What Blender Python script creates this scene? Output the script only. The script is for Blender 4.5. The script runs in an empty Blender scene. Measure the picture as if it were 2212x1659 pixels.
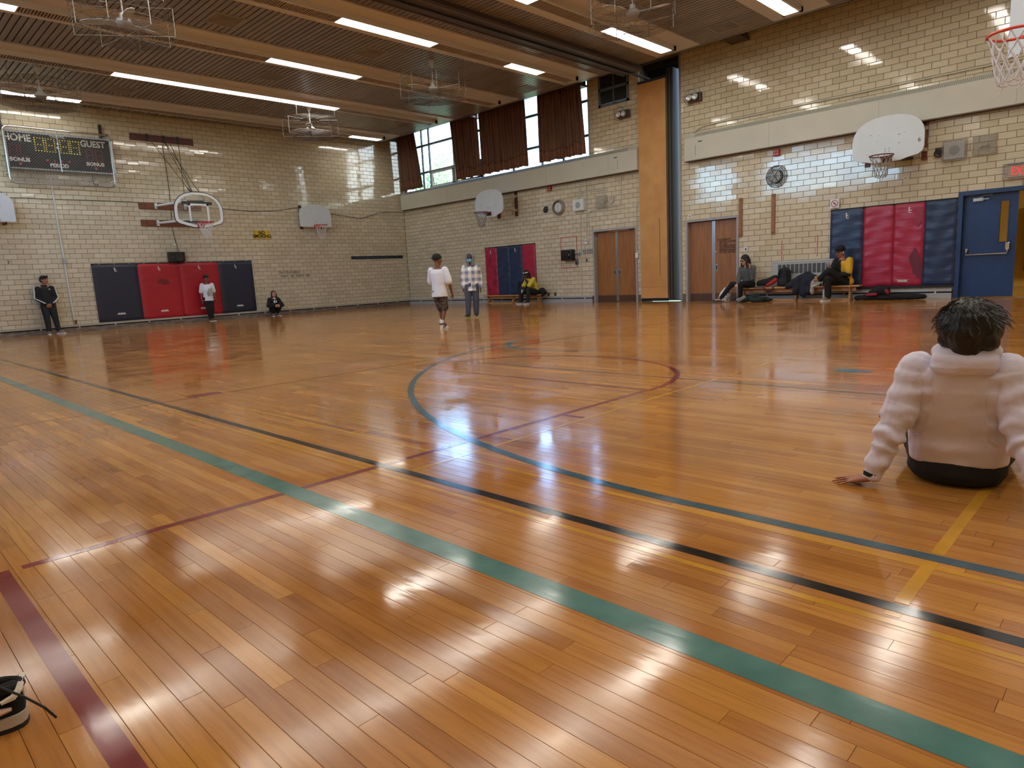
# A school gymnasium seen from a seat on the floor's edge.  World: x runs along the scoreboard wall
# (y = YA) towards the window wall (x = XB); y runs along the window wall; z up; metres.
import bpy, bmesh, math, random
import numpy as np
from mathutils import Vector, Matrix, noise as mnoise

C = bpy.context.scene.collection
SC = bpy.context.scene
YA, XB, ZC = 22.351, 16.893, 6.26          # scoreboard wall, window wall, underside of the slatted ceiling
XC, YD = -0.95, -4.2                        # the two walls behind the camera
rnd = random.Random(7)
PI = math.pi

# ------------------------------------------------------------------ camera
F_PX, YAW, PITCH, ROLL, CAMH = 1438.06, math.radians(45.3233), math.radians(-9.2519), math.radians(-2.9457), 0.9607
_f = Vector((math.sin(YAW)*math.cos(PITCH), math.cos(YAW)*math.cos(PITCH), math.sin(PITCH)))
_r = Vector((math.cos(YAW), -math.sin(YAW), 0)); _u = _r.cross(_f)
_r2 = _r*math.cos(ROLL)+_u*math.sin(ROLL); _u2 = -_r*math.sin(ROLL)+_u*math.cos(ROLL)
cam = bpy.data.objects.new('camera', bpy.data.cameras.new('camera')); C.objects.link(cam)
cam.data.sensor_width = 36.0; cam.data.lens = 36.0*F_PX/2212.0; cam.data.clip_start = 0.05; cam.data.clip_end = 400
cam.matrix_world = Matrix(((_r2.x, _u2.x, -_f.x, 0), (_r2.y, _u2.y, -_f.y, 0), (_r2.z, _u2.z, -_f.z, CAMH), (0, 0, 0, 1)))
SC.camera = cam
# survey: where a sight line of the photograph meets a known plane of the room
def _ray(x, y): return _f + _r2*((x-1106)/F_PX) + _u2*((829.5-y)/F_PX)
def onA(x, y, off=0.0): d = _ray(x, y); return Vector((0, 0, CAMH)) + d*((YA-off)/d.y)
def onB(x, y, off=0.0): d = _ray(x, y); return Vector((0, 0, CAMH)) + d*((XB-off)/d.x)
def onZ(x, y, z=0.0): d = _ray(x, y); return Vector((0, 0, CAMH)) + d*((z-CAMH)/d.z)

# ------------------------------------------------------------------ view, sky, sun, daylight
SC.view_settings.view_transform = 'Standard'; SC.view_settings.look = 'None'
SC.view_settings.exposure = 0.0; SC.view_settings.gamma = 1.0; SC.view_settings.use_curve_mapping = False
W = bpy.data.worlds.new('sky'); SC.world = W; W.use_nodes = True
wn = W.node_tree.nodes; wl = W.node_tree.links
sky = wn.new('ShaderNodeTexSky'); sky.sky_type = 'NISHITA'; sky.sun_disc = False
sky.sun_elevation = math.radians(28); sky.sun_rotation = math.radians(160); sky.air_density = 1.2; sky.dust_density = 2.0
wn['Background'].inputs['Strength'].default_value = 1.9
cool = wn.new('ShaderNodeMix'); cool.data_type = 'RGBA'; cool.blend_type = 'MULTIPLY'; cool.inputs['Factor'].default_value = 1.0; cool.inputs['B'].default_value = (.72, .96, 1.30, 1)
wl.new(sky.outputs[0], cool.inputs['A']); wl.new(cool.outputs['Result'], wn['Background'].inputs[0])
sun = bpy.data.objects.new('sun', bpy.data.lights.new('sun', 'SUN')); C.objects.link(sun)
sun.data.energy = 5.0; sun.data.color = (1.0, .9, .74); sun.data.angle = math.radians(0.6)
sun.rotation_euler = Vector((-0.30, 0.80, -0.52)).to_track_quat('-Z', 'Y').to_euler()
def portal(name, loc, rot, sx, sy):
    l = bpy.data.lights.new(name, 'AREA'); l.shape = 'RECTANGLE'; l.size = sx; l.size_y = sy; l.cycles.is_portal = True
    o = bpy.data.objects.new(name, l); C.objects.link(o); o.location = loc; o.rotation_euler = rot
portal('daylight_portal', (XB+.25, 17.2, 5.5), (PI/2, 0, PI/2), 8.6, 2.1)
portal('daylight_portal', (XC-.2, 14.1, 5.3), (PI/2, 0, -PI/2), 10.4, 2.0)
LIGHT_L = 17.0                             # radiance of the ceiling lamps' lenses
SC.cycles.use_denoising = True
SC.cycles.max_bounces = 8; SC.cycles.diffuse_bounces = 4; SC.cycles.glossy_bounces = 4; SC.cycles.transmission_bounces = 6
SC.cycles.sample_clamp_indirect = 6.0; SC.cycles.caustics_reflective = False; SC.cycles.caustics_refractive = False

# ------------------------------------------------------------------ materials
def lin(c):
    if isinstance(c, str):
        c = [int(c[i:i+2], 16)/255 for i in (0, 2, 4)]
        return tuple(v/12.92 if v <= .04045 else ((v+.055)/1.055)**2.4 for v in c)
    return tuple(c)
_M = {}
def mat(name, col='808080', rough=.5, metal=0.0, spec=.5, var=0.0, vscale=8.0, bump=0.0, bscale=40.0, stretch=(1, 1, 1), coat=0.0,
        emit=None, estr=0.0, trans=0.0, alpha=1.0, col2=None, sheen=0.0):
    """procedural surface: colour wanders between col and col2 (or darker) with noise; fine relief with bump"""
    if name in _M: return _M[name]
    m = bpy.data.materials.new(name); _M[name] = m; m.use_nodes = True
    N, L = m.node_tree.nodes, m.node_tree.links; b = N['Principled BSDF']
    c = lin(col); b.inputs['Base Color'].default_value = (*c, 1); m.diffuse_color = (*c, 1)
    b.inputs['Roughness'].default_value = rough; b.inputs['Metallic'].default_value = metal
    b.inputs['Specular IOR Level'].default_value = spec
    if coat: b.inputs['Coat Weight'].default_value = coat; b.inputs['Coat Roughness'].default_value = .08
    if sheen: b.inputs['Sheen Weight'].default_value = sheen
    if trans: b.inputs['Transmission Weight'].default_value = trans
    if alpha < 1: b.inputs['Alpha'].default_value = alpha
    if emit is not None: b.inputs['Emission Color'].default_value = (*lin(emit), 1); b.inputs['Emission Strength'].default_value = estr
    if var or bump:
        tc = N.new('ShaderNodeTexCoord'); mp = N.new('ShaderNodeMapping'); mp.inputs['Scale'].default_value = stretch
        L.new(tc.outputs['Object'], mp.inputs[0])
    if var:
        n = N.new('ShaderNodeTexNoise'); n.inputs['Scale'].default_value = vscale; n.inputs['Detail'].default_value = 5
        L.new(mp.outputs[0], n.inputs['Vector'])
        r = N.new('ShaderNodeValToRGB'); r.color_ramp.elements[0].position = .3; r.color_ramp.elements[1].position = .7
        c2 = lin(col2) if col2 else tuple(v*(1-var) for v in c)
        r.color_ramp.elements[0].color = (*c, 1); r.color_ramp.elements[1].color = (*c2, 1)
        L.new(n.outputs['Fac'], r.inputs[0]); L.new(r.outputs[0], b.inputs['Base Color'])
    if bump:
        n2 = N.new('ShaderNodeTexNoise'); n2.inputs['Scale'].default_value = bscale; n2.inputs['Detail'].default_value = 3
        L.new(mp.outputs[0], n2.inputs['Vector'])
        bp = N.new('ShaderNodeBump'); bp.inputs['Strength'].default_value = bump; bp.inputs['Distance'].default_value = .01
        L.new(n2.outputs['Fac'], bp.inputs['Height']); L.new(bp.outputs[0], b.inputs['Normal'])
    return m
def node_mat(name):
    m = bpy.data.materials.new(name); _M[name] = m; m.use_nodes = True
    return m, m.node_tree.nodes, m.node_tree.links, m.node_tree.nodes['Principled BSDF']
def ramp(N, stops, interp='LINEAR'):
    r = N.new('ShaderNodeValToRGB'); cr = r.color_ramp; cr.interpolation = interp
    while len(cr.elements) < len(stops): cr.elements.new(.5)
    for e, (p, c) in zip(cr.elements, stops): e.position = p; e.color = (*lin(c), 1)
    return r
def math_node(N, L, op, a, b=None):
    n = N.new('ShaderNodeMath'); n.operation = op
    for i, v in enumerate((a, b)):
        if v is None: continue
        if isinstance(v, (int, float)): n.inputs[i].default_value = v
        else: L.new(v, n.inputs[i])
    return n.outputs[0]
def piece_fac(N, L):
    """a number 0-1 that differs from piece to piece (per object for single pieces, per face group in the joined rest)"""
    oi = N.new('ShaderNodeObjectInfo'); at = N.new('ShaderNodeAttribute'); at.attribute_name = 'tint'
    return math_node(N, L, 'FRACT', math_node(N, L, 'ADD', oi.outputs['Random'], at.outputs['Fac']))

def make_tile_mat():
    m, N, L, b = node_mat('glazed_tile')
    f = piece_fac(N, L)
    r = ramp(N, [(0, 'cac1a9'), (.35, 'd1c9b2'), (.7, 'd7cfb9'), (1, 'c7bda2')]); L.new(f, r.inputs[0])
    L.new(r.outputs[0], b.inputs['Base Color'])
    g = N.new('ShaderNodeNewGeometry'); mp = N.new('ShaderNodeMapping'); mp.inputs['Scale'].default_value = (14, 14, 1.2)
    L.new(g.outputs['Position'], mp.inputs[0])
    n = N.new('ShaderNodeTexNoise'); n.inputs['Scale'].default_value = 1.0; n.inputs['Detail'].default_value = 2; L.new(mp.outputs[0], n.inputs['Vector'])
    bp = N.new('ShaderNodeBump'); bp.inputs['Strength'].default_value = .22; bp.inputs['Distance'].default_value = .003
    L.new(n.outputs['Fac'], bp.inputs['Height']); L.new(bp.outputs[0], b.inputs['Normal'])
    rr = N.new('ShaderNodeMapRange'); rr.inputs['To Min'].default_value = .035; rr.inputs['To Max'].default_value = .13; b.inputs['Specular IOR Level'].default_value = .75
    L.new(math_node(N, L, 'FRACT', math_node(N, L, 'MULTIPLY', f, 7.31)), rr.inputs[0]); L.new(rr.outputs[0], b.inputs['Roughness'])
    return m
def make_plank_mat():
    m, N, L, b = node_mat('varnished_maple')
    f = piece_fac(N, L)
    r = ramp(N, [(0, 'a26b36'), (.25, 'b07739'), (.55, 'ba8340'), (.8, 'a76f37'), (.93, 'c88f45'), (1, '985f2f')]); L.new(f, r.inputs[0])
    g = N.new('ShaderNodeNewGeometry'); mp = N.new('ShaderNodeMapping'); mp.inputs['Scale'].default_value = (60, 3, 60); L.new(g.outputs['Position'], mp.inputs[0])
    off = N.new('ShaderNodeVectorMath'); off.operation = 'ADD'; L.new(mp.outputs[0], off.inputs[0])
    cv = N.new('ShaderNodeCombineXYZ'); L.new(math_node(N, L, 'MULTIPLY', f, 91.0), cv.inputs[1]); L.new(cv.outputs[0], off.inputs[1])
    n = N.new('ShaderNodeTexNoise'); n.inputs['Scale'].default_value = 1.0; n.inputs['Detail'].default_value = 6; n.inputs['Roughness'].default_value = .62; L.new(off.outputs[0], n.inputs['Vector'])
    mx = N.new('ShaderNodeMix'); mx.data_type = 'RGBA'; mx.blend_type = 'MULTIPLY'; mx.inputs['Factor'].default_value = .75
    gr = ramp(N, [(.25, (.70,.60,.52)), (.55, (1, 1, 1)), (.8, (1.08, 1.04, .96))]); L.new(n.outputs['Fac'], gr.inputs[0])
    L.new(r.outputs[0], mx.inputs['A']); L.new(gr.outputs[0], mx.inputs['B'])
    # worn, dirty areas of the whole floor
    n3 = N.new('ShaderNodeTexNoise'); n3.inputs['Scale'].default_value = .9; n3.inputs['Detail'].default_value = 6; L.new(g.outputs['Position'], n3.inputs['Vector'])
    dr = ramp(N, [(.36, (.66, .62, .6)), (.52, (1, 1, 1))]); L.new(n3.outputs['Fac'], dr.inputs[0])
    mx2 = N.new('ShaderNodeMix'); mx2.data_type = 'RGBA'; mx2.blend_type = 'MULTIPLY'; mx2.inputs['Factor'].default_value = .55
    L.new(mx.outputs['Result'], mx2.inputs['A']); L.new(dr.outputs[0], mx2.inputs['B']); L.new(mx2.outputs['Result'], b.inputs['Base Color'])
    floor_finish(N, L, b, g)
    return m
def floor_finish(N, L, b, g=None):
    g = g or N.new('ShaderNodeNewGeometry')
    mp = N.new('ShaderNodeMapping'); mp.inputs['Scale'].default_value = (17, 4, 1); L.new(g.outputs['Position'], mp.inputs[0])
    n = N.new('ShaderNodeTexNoise'); n.inputs['Scale'].default_value = 1.0; n.inputs['Detail'].default_value = 3; L.new(mp.outputs[0], n.inputs['Vector'])
    bp = N.new('ShaderNodeBump'); bp.inputs['Strength'].default_value = .11; bp.inputs['Distance'].default_value = .004
    L.new(n.outputs['Fac'], bp.inputs['Height']); L.new(bp.outputs[0], b.inputs['Normal'])
    n2 = N.new('ShaderNodeTexNoise'); n2.inputs['Scale'].default_value = 2.2; n2.inputs['Detail'].default_value = 8; L.new(g.outputs['Position'], n2.inputs['Vector'])
    rr = N.new('ShaderNodeMapRange'); rr.inputs['From Min'].default_value = .35; rr.inputs['From Max'].default_value = .68
    rr.inputs['To Min'].default_value = .075; rr.inputs['To Max'].default_value = .20; L.new(n2.outputs['Fac'], rr.inputs[0]); L.new(rr.outputs[0], b.inputs['Roughness'])
    b.inputs['Specular IOR Level'].default_value = .55
def paint(name, col):
    if name in _M: return _M[name]
    m, N, L, b = node_mat(name)
    g = N.new('ShaderNodeNewGeometry'); n = N.new('ShaderNodeTexNoise'); n.inputs['Scale'].default_value = 9; n.inputs['Detail'].default_value = 6
    L.new(g.outputs['Position'], n.inputs['Vector'])
    c = lin(col); r = ramp(N, [(.3, tuple(v*.82 for v in c)), (.6, c), (.8, tuple(min(1, v*1.12+.01) for v in c))]); L.new(n.outputs['Fac'], r.inputs[0])
    L.new(r.outputs[0], b.inputs['Base Color']); floor_finish(N, L, b, g)
    return m
def make_slat_mat():
    m, N, L, b = node_mat('ceiling_slat_metal')
    f = piece_fac(N, L); r = ramp(N, [(0, '857c79'), (.5, '908683'), (1, '7f7876')]); L.new(f, r.inputs[0])
    g = N.new('ShaderNodeNewGeometry'); n = N.new('ShaderNodeTexNoise'); n.inputs['Scale'].default_value = 3; n.inputs['Detail'].default_value = 5; L.new(g.outputs['Position'], n.inputs['Vector'])
    mx = N.new('ShaderNodeMix'); mx.data_type = 'RGBA'; mx.blend_type = 'MULTIPLY'; mx.inputs['Factor'].default_value = .5
    gr = ramp(N, [(.35, (.75, .72, .7)), (.65, (1, 1, 1))]); L.new(n.outputs['Fac'], gr.inputs[0]); L.new(r.outputs[0], mx.inputs['A']); L.new(gr.outputs[0], mx.inputs['B'])
    L.new(mx.outputs['Result'], b.inputs['Base Color']); b.inputs['Roughness'].default_value = .3
    return m
TILE = make_tile_mat(); PLANK = make_plank_mat(); SLAT = make_slat_mat()
GROUT = mat('grout', '6e6350', .9)
WHITE = mat('white_enamel', 'dfe3e6', .35, var=.05, vscale=5)
STEEL = mat('brushed_steel', 'b8bcc0', .28, 1.0)
CHROME = mat('chrome', 'd5dbe2', .12, 1.0)
WIREM = mat('galvanised_wire', '9b9c9e', .35, .8)
DWIRE = mat('dark_wire', '3c3b3d', .4, .6)
BLACK = mat('black_plastic', '16171a', .4)
RUBBER = mat('black_rubber', '121214', .8)
REDP = mat('red_enamel', 'a31f24', .4, var=.12)
WOOD = mat('stained_plank_wood', '7a452c', .45, var=.35, vscale=5, stretch=(1, 1, 6))
DWOOD = mat('maroon_painted_wood', '592c2c', .45, var=.2, vscale=6)
BENCH = mat('bench_birch', 'c79a66', .4, var=.22, vscale=4, stretch=(6, 1, 6))
CREAM = mat('cream_enamel', 'c9c8bd', .45, var=.06, vscale=2.5)
GREYM = mat('grey_enamel', 'a9acae', .45, var=.06)
PANM = mat('taupe_enamel', 'd3d0ce', .42, var=.05, vscale=1.5)

# ------------------------------------------------------------------ mesh builder
class MB:
    def __init__(s): s.v = []; s.f = []; s.t = []; s.tint = 0.0
    def quad_box(s, c):                                   # eight corners, bottom ring then top ring
        n = len(s.v); s.v += [tuple(p) for p in c]
        for q in ((0, 3, 2, 1), (4, 5, 6, 7), (0, 1, 5, 4), (1, 2, 6, 5), (2, 3, 7, 6), (3, 0, 4, 7)): s.add(tuple(n+i for i in q))
        return s
    def add(s, f): s.f.append(f); s.t.append(s.tint)
    def box(s, a, b):
        x0, y0, z0 = (min(a[i], b[i]) for i in range(3)); x1, y1, z1 = (max(a[i], b[i]) for i in range(3))
        return s.quad_box([(x0, y0, z0), (x1, y0, z0), (x1, y1, z0), (x0, y1, z0), (x0, y0, z1), (x1, y0, z1), (x1, y1, z1), (x0, y1, z1)])
    def obox(s, c, ex, ey, ez):                           # centre and three half-edge vectors
        c, ex, ey, ez = Vector(c), Vector(ex), Vector(ey), Vector(ez)
        return s.quad_box([c-ex-ey-ez, c+ex-ey-ez, c+ex+ey-ez, c-ex+ey-ez, c-ex-ey+ez, c+ex-ey+ez, c+ex+ey+ez, c-ex+ey+ez])
    def bbox(s, a, b, r):                                 # chamfered box
        x0, y0, z0 = (min(a[i], b[i]) for i in range(3)); x1, y1, z1 = (max(a[i], b[i]) for i in range(3))
        bm = bmesh.new(); bmesh.ops.create_cube(bm, size=1, matrix=Matrix.Translation(((x0+x1)/2, (y0+y1)/2, (z0+z1)/2)) @ Matrix.Diagonal((x1-x0, y1-y0, z1-z0, 1)))
        bmesh.ops.bevel(bm, geom=bm.edges[:], offset=r, segments=2, affect='EDGES', profile=.6)
        return s.from_bm(bm)
    def from_bm(s, bm, M=None):
        n = len(s.v); bm.verts.index_update()
        for v in bm.verts: s.v.append(tuple(M @ v.co if M else v.co))
        for f in bm.faces: s.add(tuple(n+v.index for v in f.verts))
        bm.free(); return s
    def rings(s, rs, cap=True, closed=False):             # rs: rings of equal length
        n = len(s.v); k = len(rs[0])
        for r in rs: s.v += [tuple(p) for p in r]
        m = len(rs)
        for i in range(m if closed else m-1):
            a, b = n+i*k, n+((i+1) % m)*k
            for j in range(k): s.add((a+j, a+(j+1) % k, b+(j+1) % k, b+j))
        if cap and not closed: s.add(tuple(n+k-1-j for j in range(k))); s.add(tuple(n+(m-1)*k+j for j in range(k)))
        return s
    def tube(s, pts, r, k=8, closed=False, cap=True):
        pts = [Vector(p) for p in pts]; m = len(pts); rr = r if isinstance(r, (list, tuple)) else [r]*m; out = []; up = None
        for i, p in enumerate(pts):
            if closed: d = pts[(i+1) % m]-pts[i-1]
            else: d = pts[min(i+1, m-1)]-pts[max(i-1, 0)]
            d.normalize()
            if up is None: up = Vector((0, 0, 1)) if abs(d.z) < .9 else Vector((1, 0, 0))
            a = d.cross(up)
            if a.length < 1e-6: a = d.cross(Vector((0, 1, 0)))
            a.normalize(); b2 = a.cross(d); up = b2
            out.append([p+a*(rr[i]*math.cos(2*PI*j/k))+b2*(rr[i]*math.sin(2*PI*j/k)) for j in range(k)])
        return s.rings(out, cap, closed)
    def cyl(s, p0, p1, r, k=16, r1=None): return s.tube([p0, p1], [r, r if r1 is None else r1], k)
    def lathe(s, c, axis, prof, k=24):                    # prof: (distance along axis, radius)
        c, ax = Vector(c), Vector(axis).normalized(); a = ax.orthogonal().normalized(); b2 = ax.cross(a)
        return s.rings([[c+ax*h+a*(max(r, 1e-4)*math.cos(2*PI*j/k))+b2*(max(r, 1e-4)*math.sin(2*PI*j/k)) for j in range(k)] for h, r in prof])
    def torus(s, c, axis, R, r, k=32, q=8):
        c, ax = Vector(c), Vector(axis).normalized(); a = ax.orthogonal().normalized(); b2 = ax.cross(a)
        return s.rings([[c+(a*math.cos(t)+b2*math.sin(t))*(R+r*math.cos(2*PI*j/q))+ax*(r*math.sin(2*PI*j/q)) for j in range(q)] for t in [2*PI*i/k for i in range(k)]], False, True)
    def ell(s, c, rad, R=None, k=14, m=9):                # ellipsoid
        c = Vector(c); R = R or Matrix.Identity(3); rs = []
        for i in range(m):
            t = PI*(.02+.96*i/(m-1)); rs.append([c+R @ Vector((rad[0]*math.sin(t)*math.cos(2*PI*j/k), rad[1]*math.sin(t)*math.sin(2*PI*j/k), -rad[2]*math.cos(t))) for j in range(k)])
        return s.rings(rs)
    def cap(s, p0, p1, r0, r1=None, k=12):                # tapered capsule
        p0, p1 = Vector(p0), Vector(p1); r1 = r0 if r1 is None else r1; d = p1-p0; l = d.length; d = d/l if l > 1e-6 else Vector((0, 0, 1))
        a = d.orthogonal().normalized(); b2 = d.cross(a); rs = []
        for h, q in [(-.99, .14), (-.8, .6), (-.45, .893), (0, 1)]: rs.append((p0+d*(h*r0), r0*q))
        for h, q in [(0, 1), (.45, .893), (.8, .6), (.99, .14)]: rs.append((p1+d*(h*r1), r1*q))
        return s.rings([[c+a*(r*math.cos(2*PI*j/k))+b2*(r*math.sin(2*PI*j/k)) for j in range(k)] for c, r in rs])
    def loft(s, secs, rt, fw, k=18, p=2.0):               # secs: (centre, half width along rt, half depth along fw); superellipse power p
        rt, fw = Vector(rt), Vector(fw); rs = []
        def se(t): c_, s_ = math.cos(t), math.sin(t); return math.copysign(abs(c_)**(2/p), c_), math.copysign(abs(s_)**(2/p), s_)
        for c, a, b2 in secs:
            rs.append([Vector(c)+rt*(a*se(2*PI*j/k)[0])+fw*(b2*se(2*PI*j/k)[1]) for j in range(k)])
        return s.rings(rs)
    def prism(s, poly, n, d):                             # planar outline pushed along n by d
        n = Vector(n)*d; return s.rings([poly, [Vector(p)+n for p in poly]])
    def mesh(s, name, org=(0, 0, 0), smooth=None, tint=False):
        me = bpy.data.meshes.new(name); o = Vector(org)
        me.from_pydata([(p[0]-o.x, p[1]-o.y, p[2]-o.z) for p in s.v], [], s.f)
        bm = bmesh.new(); bm.from_mesh(me); bmesh.ops.recalc_face_normals(bm, faces=bm.faces); bm.to_mesh(me); bm.free()
        if tint:
            at = me.attributes.new('tint', 'FLOAT', 'FACE'); at.data.foreach_set('value', np.array(s.t, dtype=np.float32))
        if smooth is not None:
            me.polygons.foreach_set('use_smooth', [True]*len(me.polygons)); me.set_sharp_from_angle(angle=math.radians(smooth))
        return me
    def build(s, name, m, parent=None, smooth=None, tint=False, label=None):
        me = s.mesh(name, root_loc(parent), smooth, tint); return link(name, me, m, parent, label)
def root_loc(o):
    if o is None: return Vector((0, 0, 0))
    while o.parent: o = o.parent
    return o.location.copy()
def link(name, me, m, parent=None, label=None):
    o = bpy.data.objects.new(name, me)
    for q in (m if isinstance(m, (list, tuple)) else [m]): me.materials.append(q)
    C.objects.link(o); o.parent = parent
    if label: o['label'] = label
    return o
def thing(name, label, cat, loc=(0, 0, 0), group=None):
    o = bpy.data.objects.new(name, None); C.objects.link(o); o.location = loc; o['label'] = label; o['category'] = cat
    if group: o['group'] = group
    return o
def tag(o, label, cat, group=None):
    o['label'] = label; o['category'] = cat
    if group: o['group'] = group
    return o
def struct(name):
    o = bpy.data.objects.new(name, None); C.objects.link(o); o['kind'] = 'structure'; return o
def stuff(o): o['kind'] = 'stuff'; return o
def dup(root, loc, rotz=0.0, label=None, group=None):
    r = root.copy(); C.objects.link(r); r.location = loc; r.rotation_euler = (0, 0, rotz)
    if label: r['label'] = label
    if group: r['group'] = group
    for ch in list(root.children):
        c = ch.copy(); C.objects.link(c); c.parent = r
        for g in ch.children: d = g.copy(); C.objects.link(d); d.parent = c
    return r
_txt = {}
def text(name, s, size, pos, rt, up, m, parent=None, align='CENTER', sx=1.0, depth=.002, bold=0.0, label=None):
    """flat lettering: pos = anchor, rt/up = reading directions"""
    cu = bpy.data.curves.new('lettering', 'FONT'); cu.body = s; cu.size = size; cu.align_x = align; cu.align_y = 'CENTER'; cu.extrude = depth; cu.offset = bold; cu.resolution_u = 3
    t = bpy.data.objects.new('lettering', cu); C.objects.link(t)
    me = bpy.data.meshes.new_from_object(t.evaluated_get(bpy.context.evaluated_depsgraph_get()))
    bpy.data.objects.remove(t); bpy.data.curves.remove(cu)
    rt, up = Vector(rt).normalized(), Vector(up).normalized(); n = rt.cross(up); o = root_loc(parent)
    me.transform(Matrix(((rt.x*sx, up.x, n.x, pos[0]-o.x), (rt.y*sx, up.y, n.y, pos[1]-o.y), (rt.z*sx, up.z, n.z, pos[2]-o.z), (0, 0, 0, 1))))
    me.materials.clear(); return link(name, me, m, parent, label)
AR, AN = Vector((1, 0, 0)), Vector((0, -1, 0))            # wall A: reading direction, outward normal
BR, BN = Vector((0, -1, 0)), Vector((-1, 0, 0))           # wall B
UP = Vector((0, 0, 1))
# ------------------------------------------------------------------ the room
def px(p):
    d = Vector(p)-Vector((0, 0, CAMH)); z = d.dot(_f)
    return (1106+F_PX*d.dot(_r2)/z, 829.5-F_PX*d.dot(_u2)/z, z) if z > .1 else (-9999, -9999, z)
def seen_area(corners):
    q = [px(c) for c in corners]
    if any(a[2] < .2 for a in q): return 0
    cx, cy = sum(a[0] for a in q)/len(q), sum(a[1] for a in q)/len(q)
    if not (0 < cx < 2212 and 0 < cy < 1659): return 0
    return abs(sum(q[i][0]*q[(i+1) % len(q)][1]-q[(i+1) % len(q)][0]*q[i][1] for i in range(len(q))))/2
TL, TH, JOINT = 0.3048, 0.13547, 0.0068

def cut(rects, hole):
    out = []
    for (a, b, c, d) in rects:
        e, f, g, h = hole
        if b <= e or a >= f or d <= g or c >= h: out.append((a, b, c, d)); continue
        if a < e: out.append((a, e, c, d))
        if b > f: out.append((f, b, c, d))
        a2, b2 = max(a, e), min(b, f)
        if c < g: out.append((a2, b2, c, g))
        if d > h: out.append((a2, b2, h, d))
    return out
def tile_wall(root, side, u0, u1, z0, z1, holes, phase, zoff, hidden):
    """every glazed tile of a wall: the 300 that show largest single, the rest one joined part"""
    rr = random.Random(side+'t'); T = []
    P = (lambda u, z, o: (u, YA+o, z)) if side == 'A' else (lambda u, z, o: (XB+o, u, z))
    k0 = int((z0-zoff)//TH)
    for k in range(k0, int((z1-zoff)//TH)+1):
        za, zb = zoff+k*TH, zoff+(k+1)*TH; ph = phase+(TL/2 if k % 2 else 0)
        for i in range(int((u0-ph)//TL), int((u1-ph)//TL)+1):
            a, b = ph+i*TL, ph+(i+1)*TL
            if rr.random() < .012: pass
            rs = [(max(a, u0), min(b, u1), max(za, z0), min(zb, z1))]
            for h in holes: rs = cut(rs, h)
            for q in rs:
                if q[1]-q[0] < .025 or q[3]-q[2] < .02: continue
                full = abs(q[1]-q[0]-TL) < 1e-4 and abs(q[3]-q[2]-TH) < 1e-4
                ar = seen_area([P(q[0], q[2], 0), P(q[1], q[2], 0), P(q[1], q[3], 0), P(q[0], q[3], 0)]) if full else 0
                cu, cz = (q[0]+q[1])/2, (q[2]+q[3])/2
                if any(h[0] < cu < h[1] and h[2] < cz < h[3] for h in hidden): ar = 0
                T.append((ar, q, rr.gauss(0, .0032), rr.gauss(0, .0032), rr.random(), rr.gauss(0, .0005)))
    T.sort(key=lambda t: -t[0]); j = JOINT/2
    mb = MB(); hw, hh = TL/2-j, TH/2-j
    base = MB()
    f = lambda u, z, o: P(u, z, o)
    def slab(m, cu, cz, w, h, tu, tz, o, rel=False):
        oo = (0, 0) if rel else (cu, cz); ref = 0.0
        g = .0035
        front = [(-w+g, -h+g), (w-g, -h+g), (w-g, h-g), (-w+g, h-g)]; back = [(-w, -h), (w, -h), (w, h), (-w, h)]
        n = len(m.v)
        for (u, z) in front:
            p = f(oo[0]+u, oo[1]+z, u*tu+z*tz+o); m.v.append(p if not rel else (p[0]-(0 if side == 'A' else XB), p[1]-(YA if side == 'A' else 0), p[2]))
        for (u, z) in back:
            p = f(oo[0]+u, oo[1]+z, .006); m.v.append(p if not rel else (p[0]-(0 if side == 'A' else XB), p[1]-(YA if side == 'A' else 0), p[2]))
        for q in ((0, 1, 2, 3), (0, 4, 5, 1), (1, 5, 6, 2), (2, 6, 7, 3), (3, 7, 4, 0)): m.add(tuple(n+i for i in q))
    slab(base, 0, 0, hw, hh, 0, 0, 0, True)
    me = base.mesh('tile'); me.materials.append(TILE)
    for n, (ar, q, tu, tz, tn, o) in enumerate(T):
        cu, cz = (q[0]+q[1])/2, (q[2]+q[3])/2
        if n < 298 and ar > 0:
            t = bpy.data.objects.new('tile', me); C.objects.link(t); t.parent = root
            t.location = f(cu, cz, o); t.rotation_euler = (tz, 0, -tu) if side == 'A' else (0, -tz, -tu)
        else:
            mb.tint = tn; slab(mb, cu, cz, (q[1]-q[0])/2-j, (q[3]-q[2])/2-j, tu, tz, o)
    stuff(mb.build('remaining_tiles', TILE, root, tint=True))

wallA = struct('wall_left'); wallB = struct('wall_right')
D1 = (11.245, 12.865, 0, 2.20); D2 = (8.115, 9.65, 0, 2.205); D3 = (1.22, 3.27, 0, 2.20); NICHE = (9.795, 11.115, 0, 6.62)
WIN = (12.92, 22.2, 4.42, 6.85); VENT = (11.42, 12.50, 5.72, 6.6)
HID_A = [(5.5, 10.4, 0, 1.95), (3.9, 6.5, 4.4, 5.5)]
HID_B = [(11.0, 22.3, 3.72, 4.5), (-3, 9.6, 3.7, 4.45), (3.25, 5.85, 0, 2.15), (5.8, 7.25, 0, 1), (15.2, 17.8, 0, 2), (3.75, 5.15, 2.95, 3.85), (15.5, 17.3, 2.9, 3.9)]
tile_wall(wallA, 'A', 1.0, XB, 0.20, 6.42, [], 6.7367, .0345, HID_A)
tile_wall(wallB, 'B', -3.6, YA, 0.20, 6.98, [D1, D2, D3, NICHE, WIN, VENT], 5.2598, .0300, HID_B)
mb = MB(); mb.box((XC, YA+.006, -.3), (XB+.3, YA+.28, 7.3)); mb.build('backing', GROUT, wallA)
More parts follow.
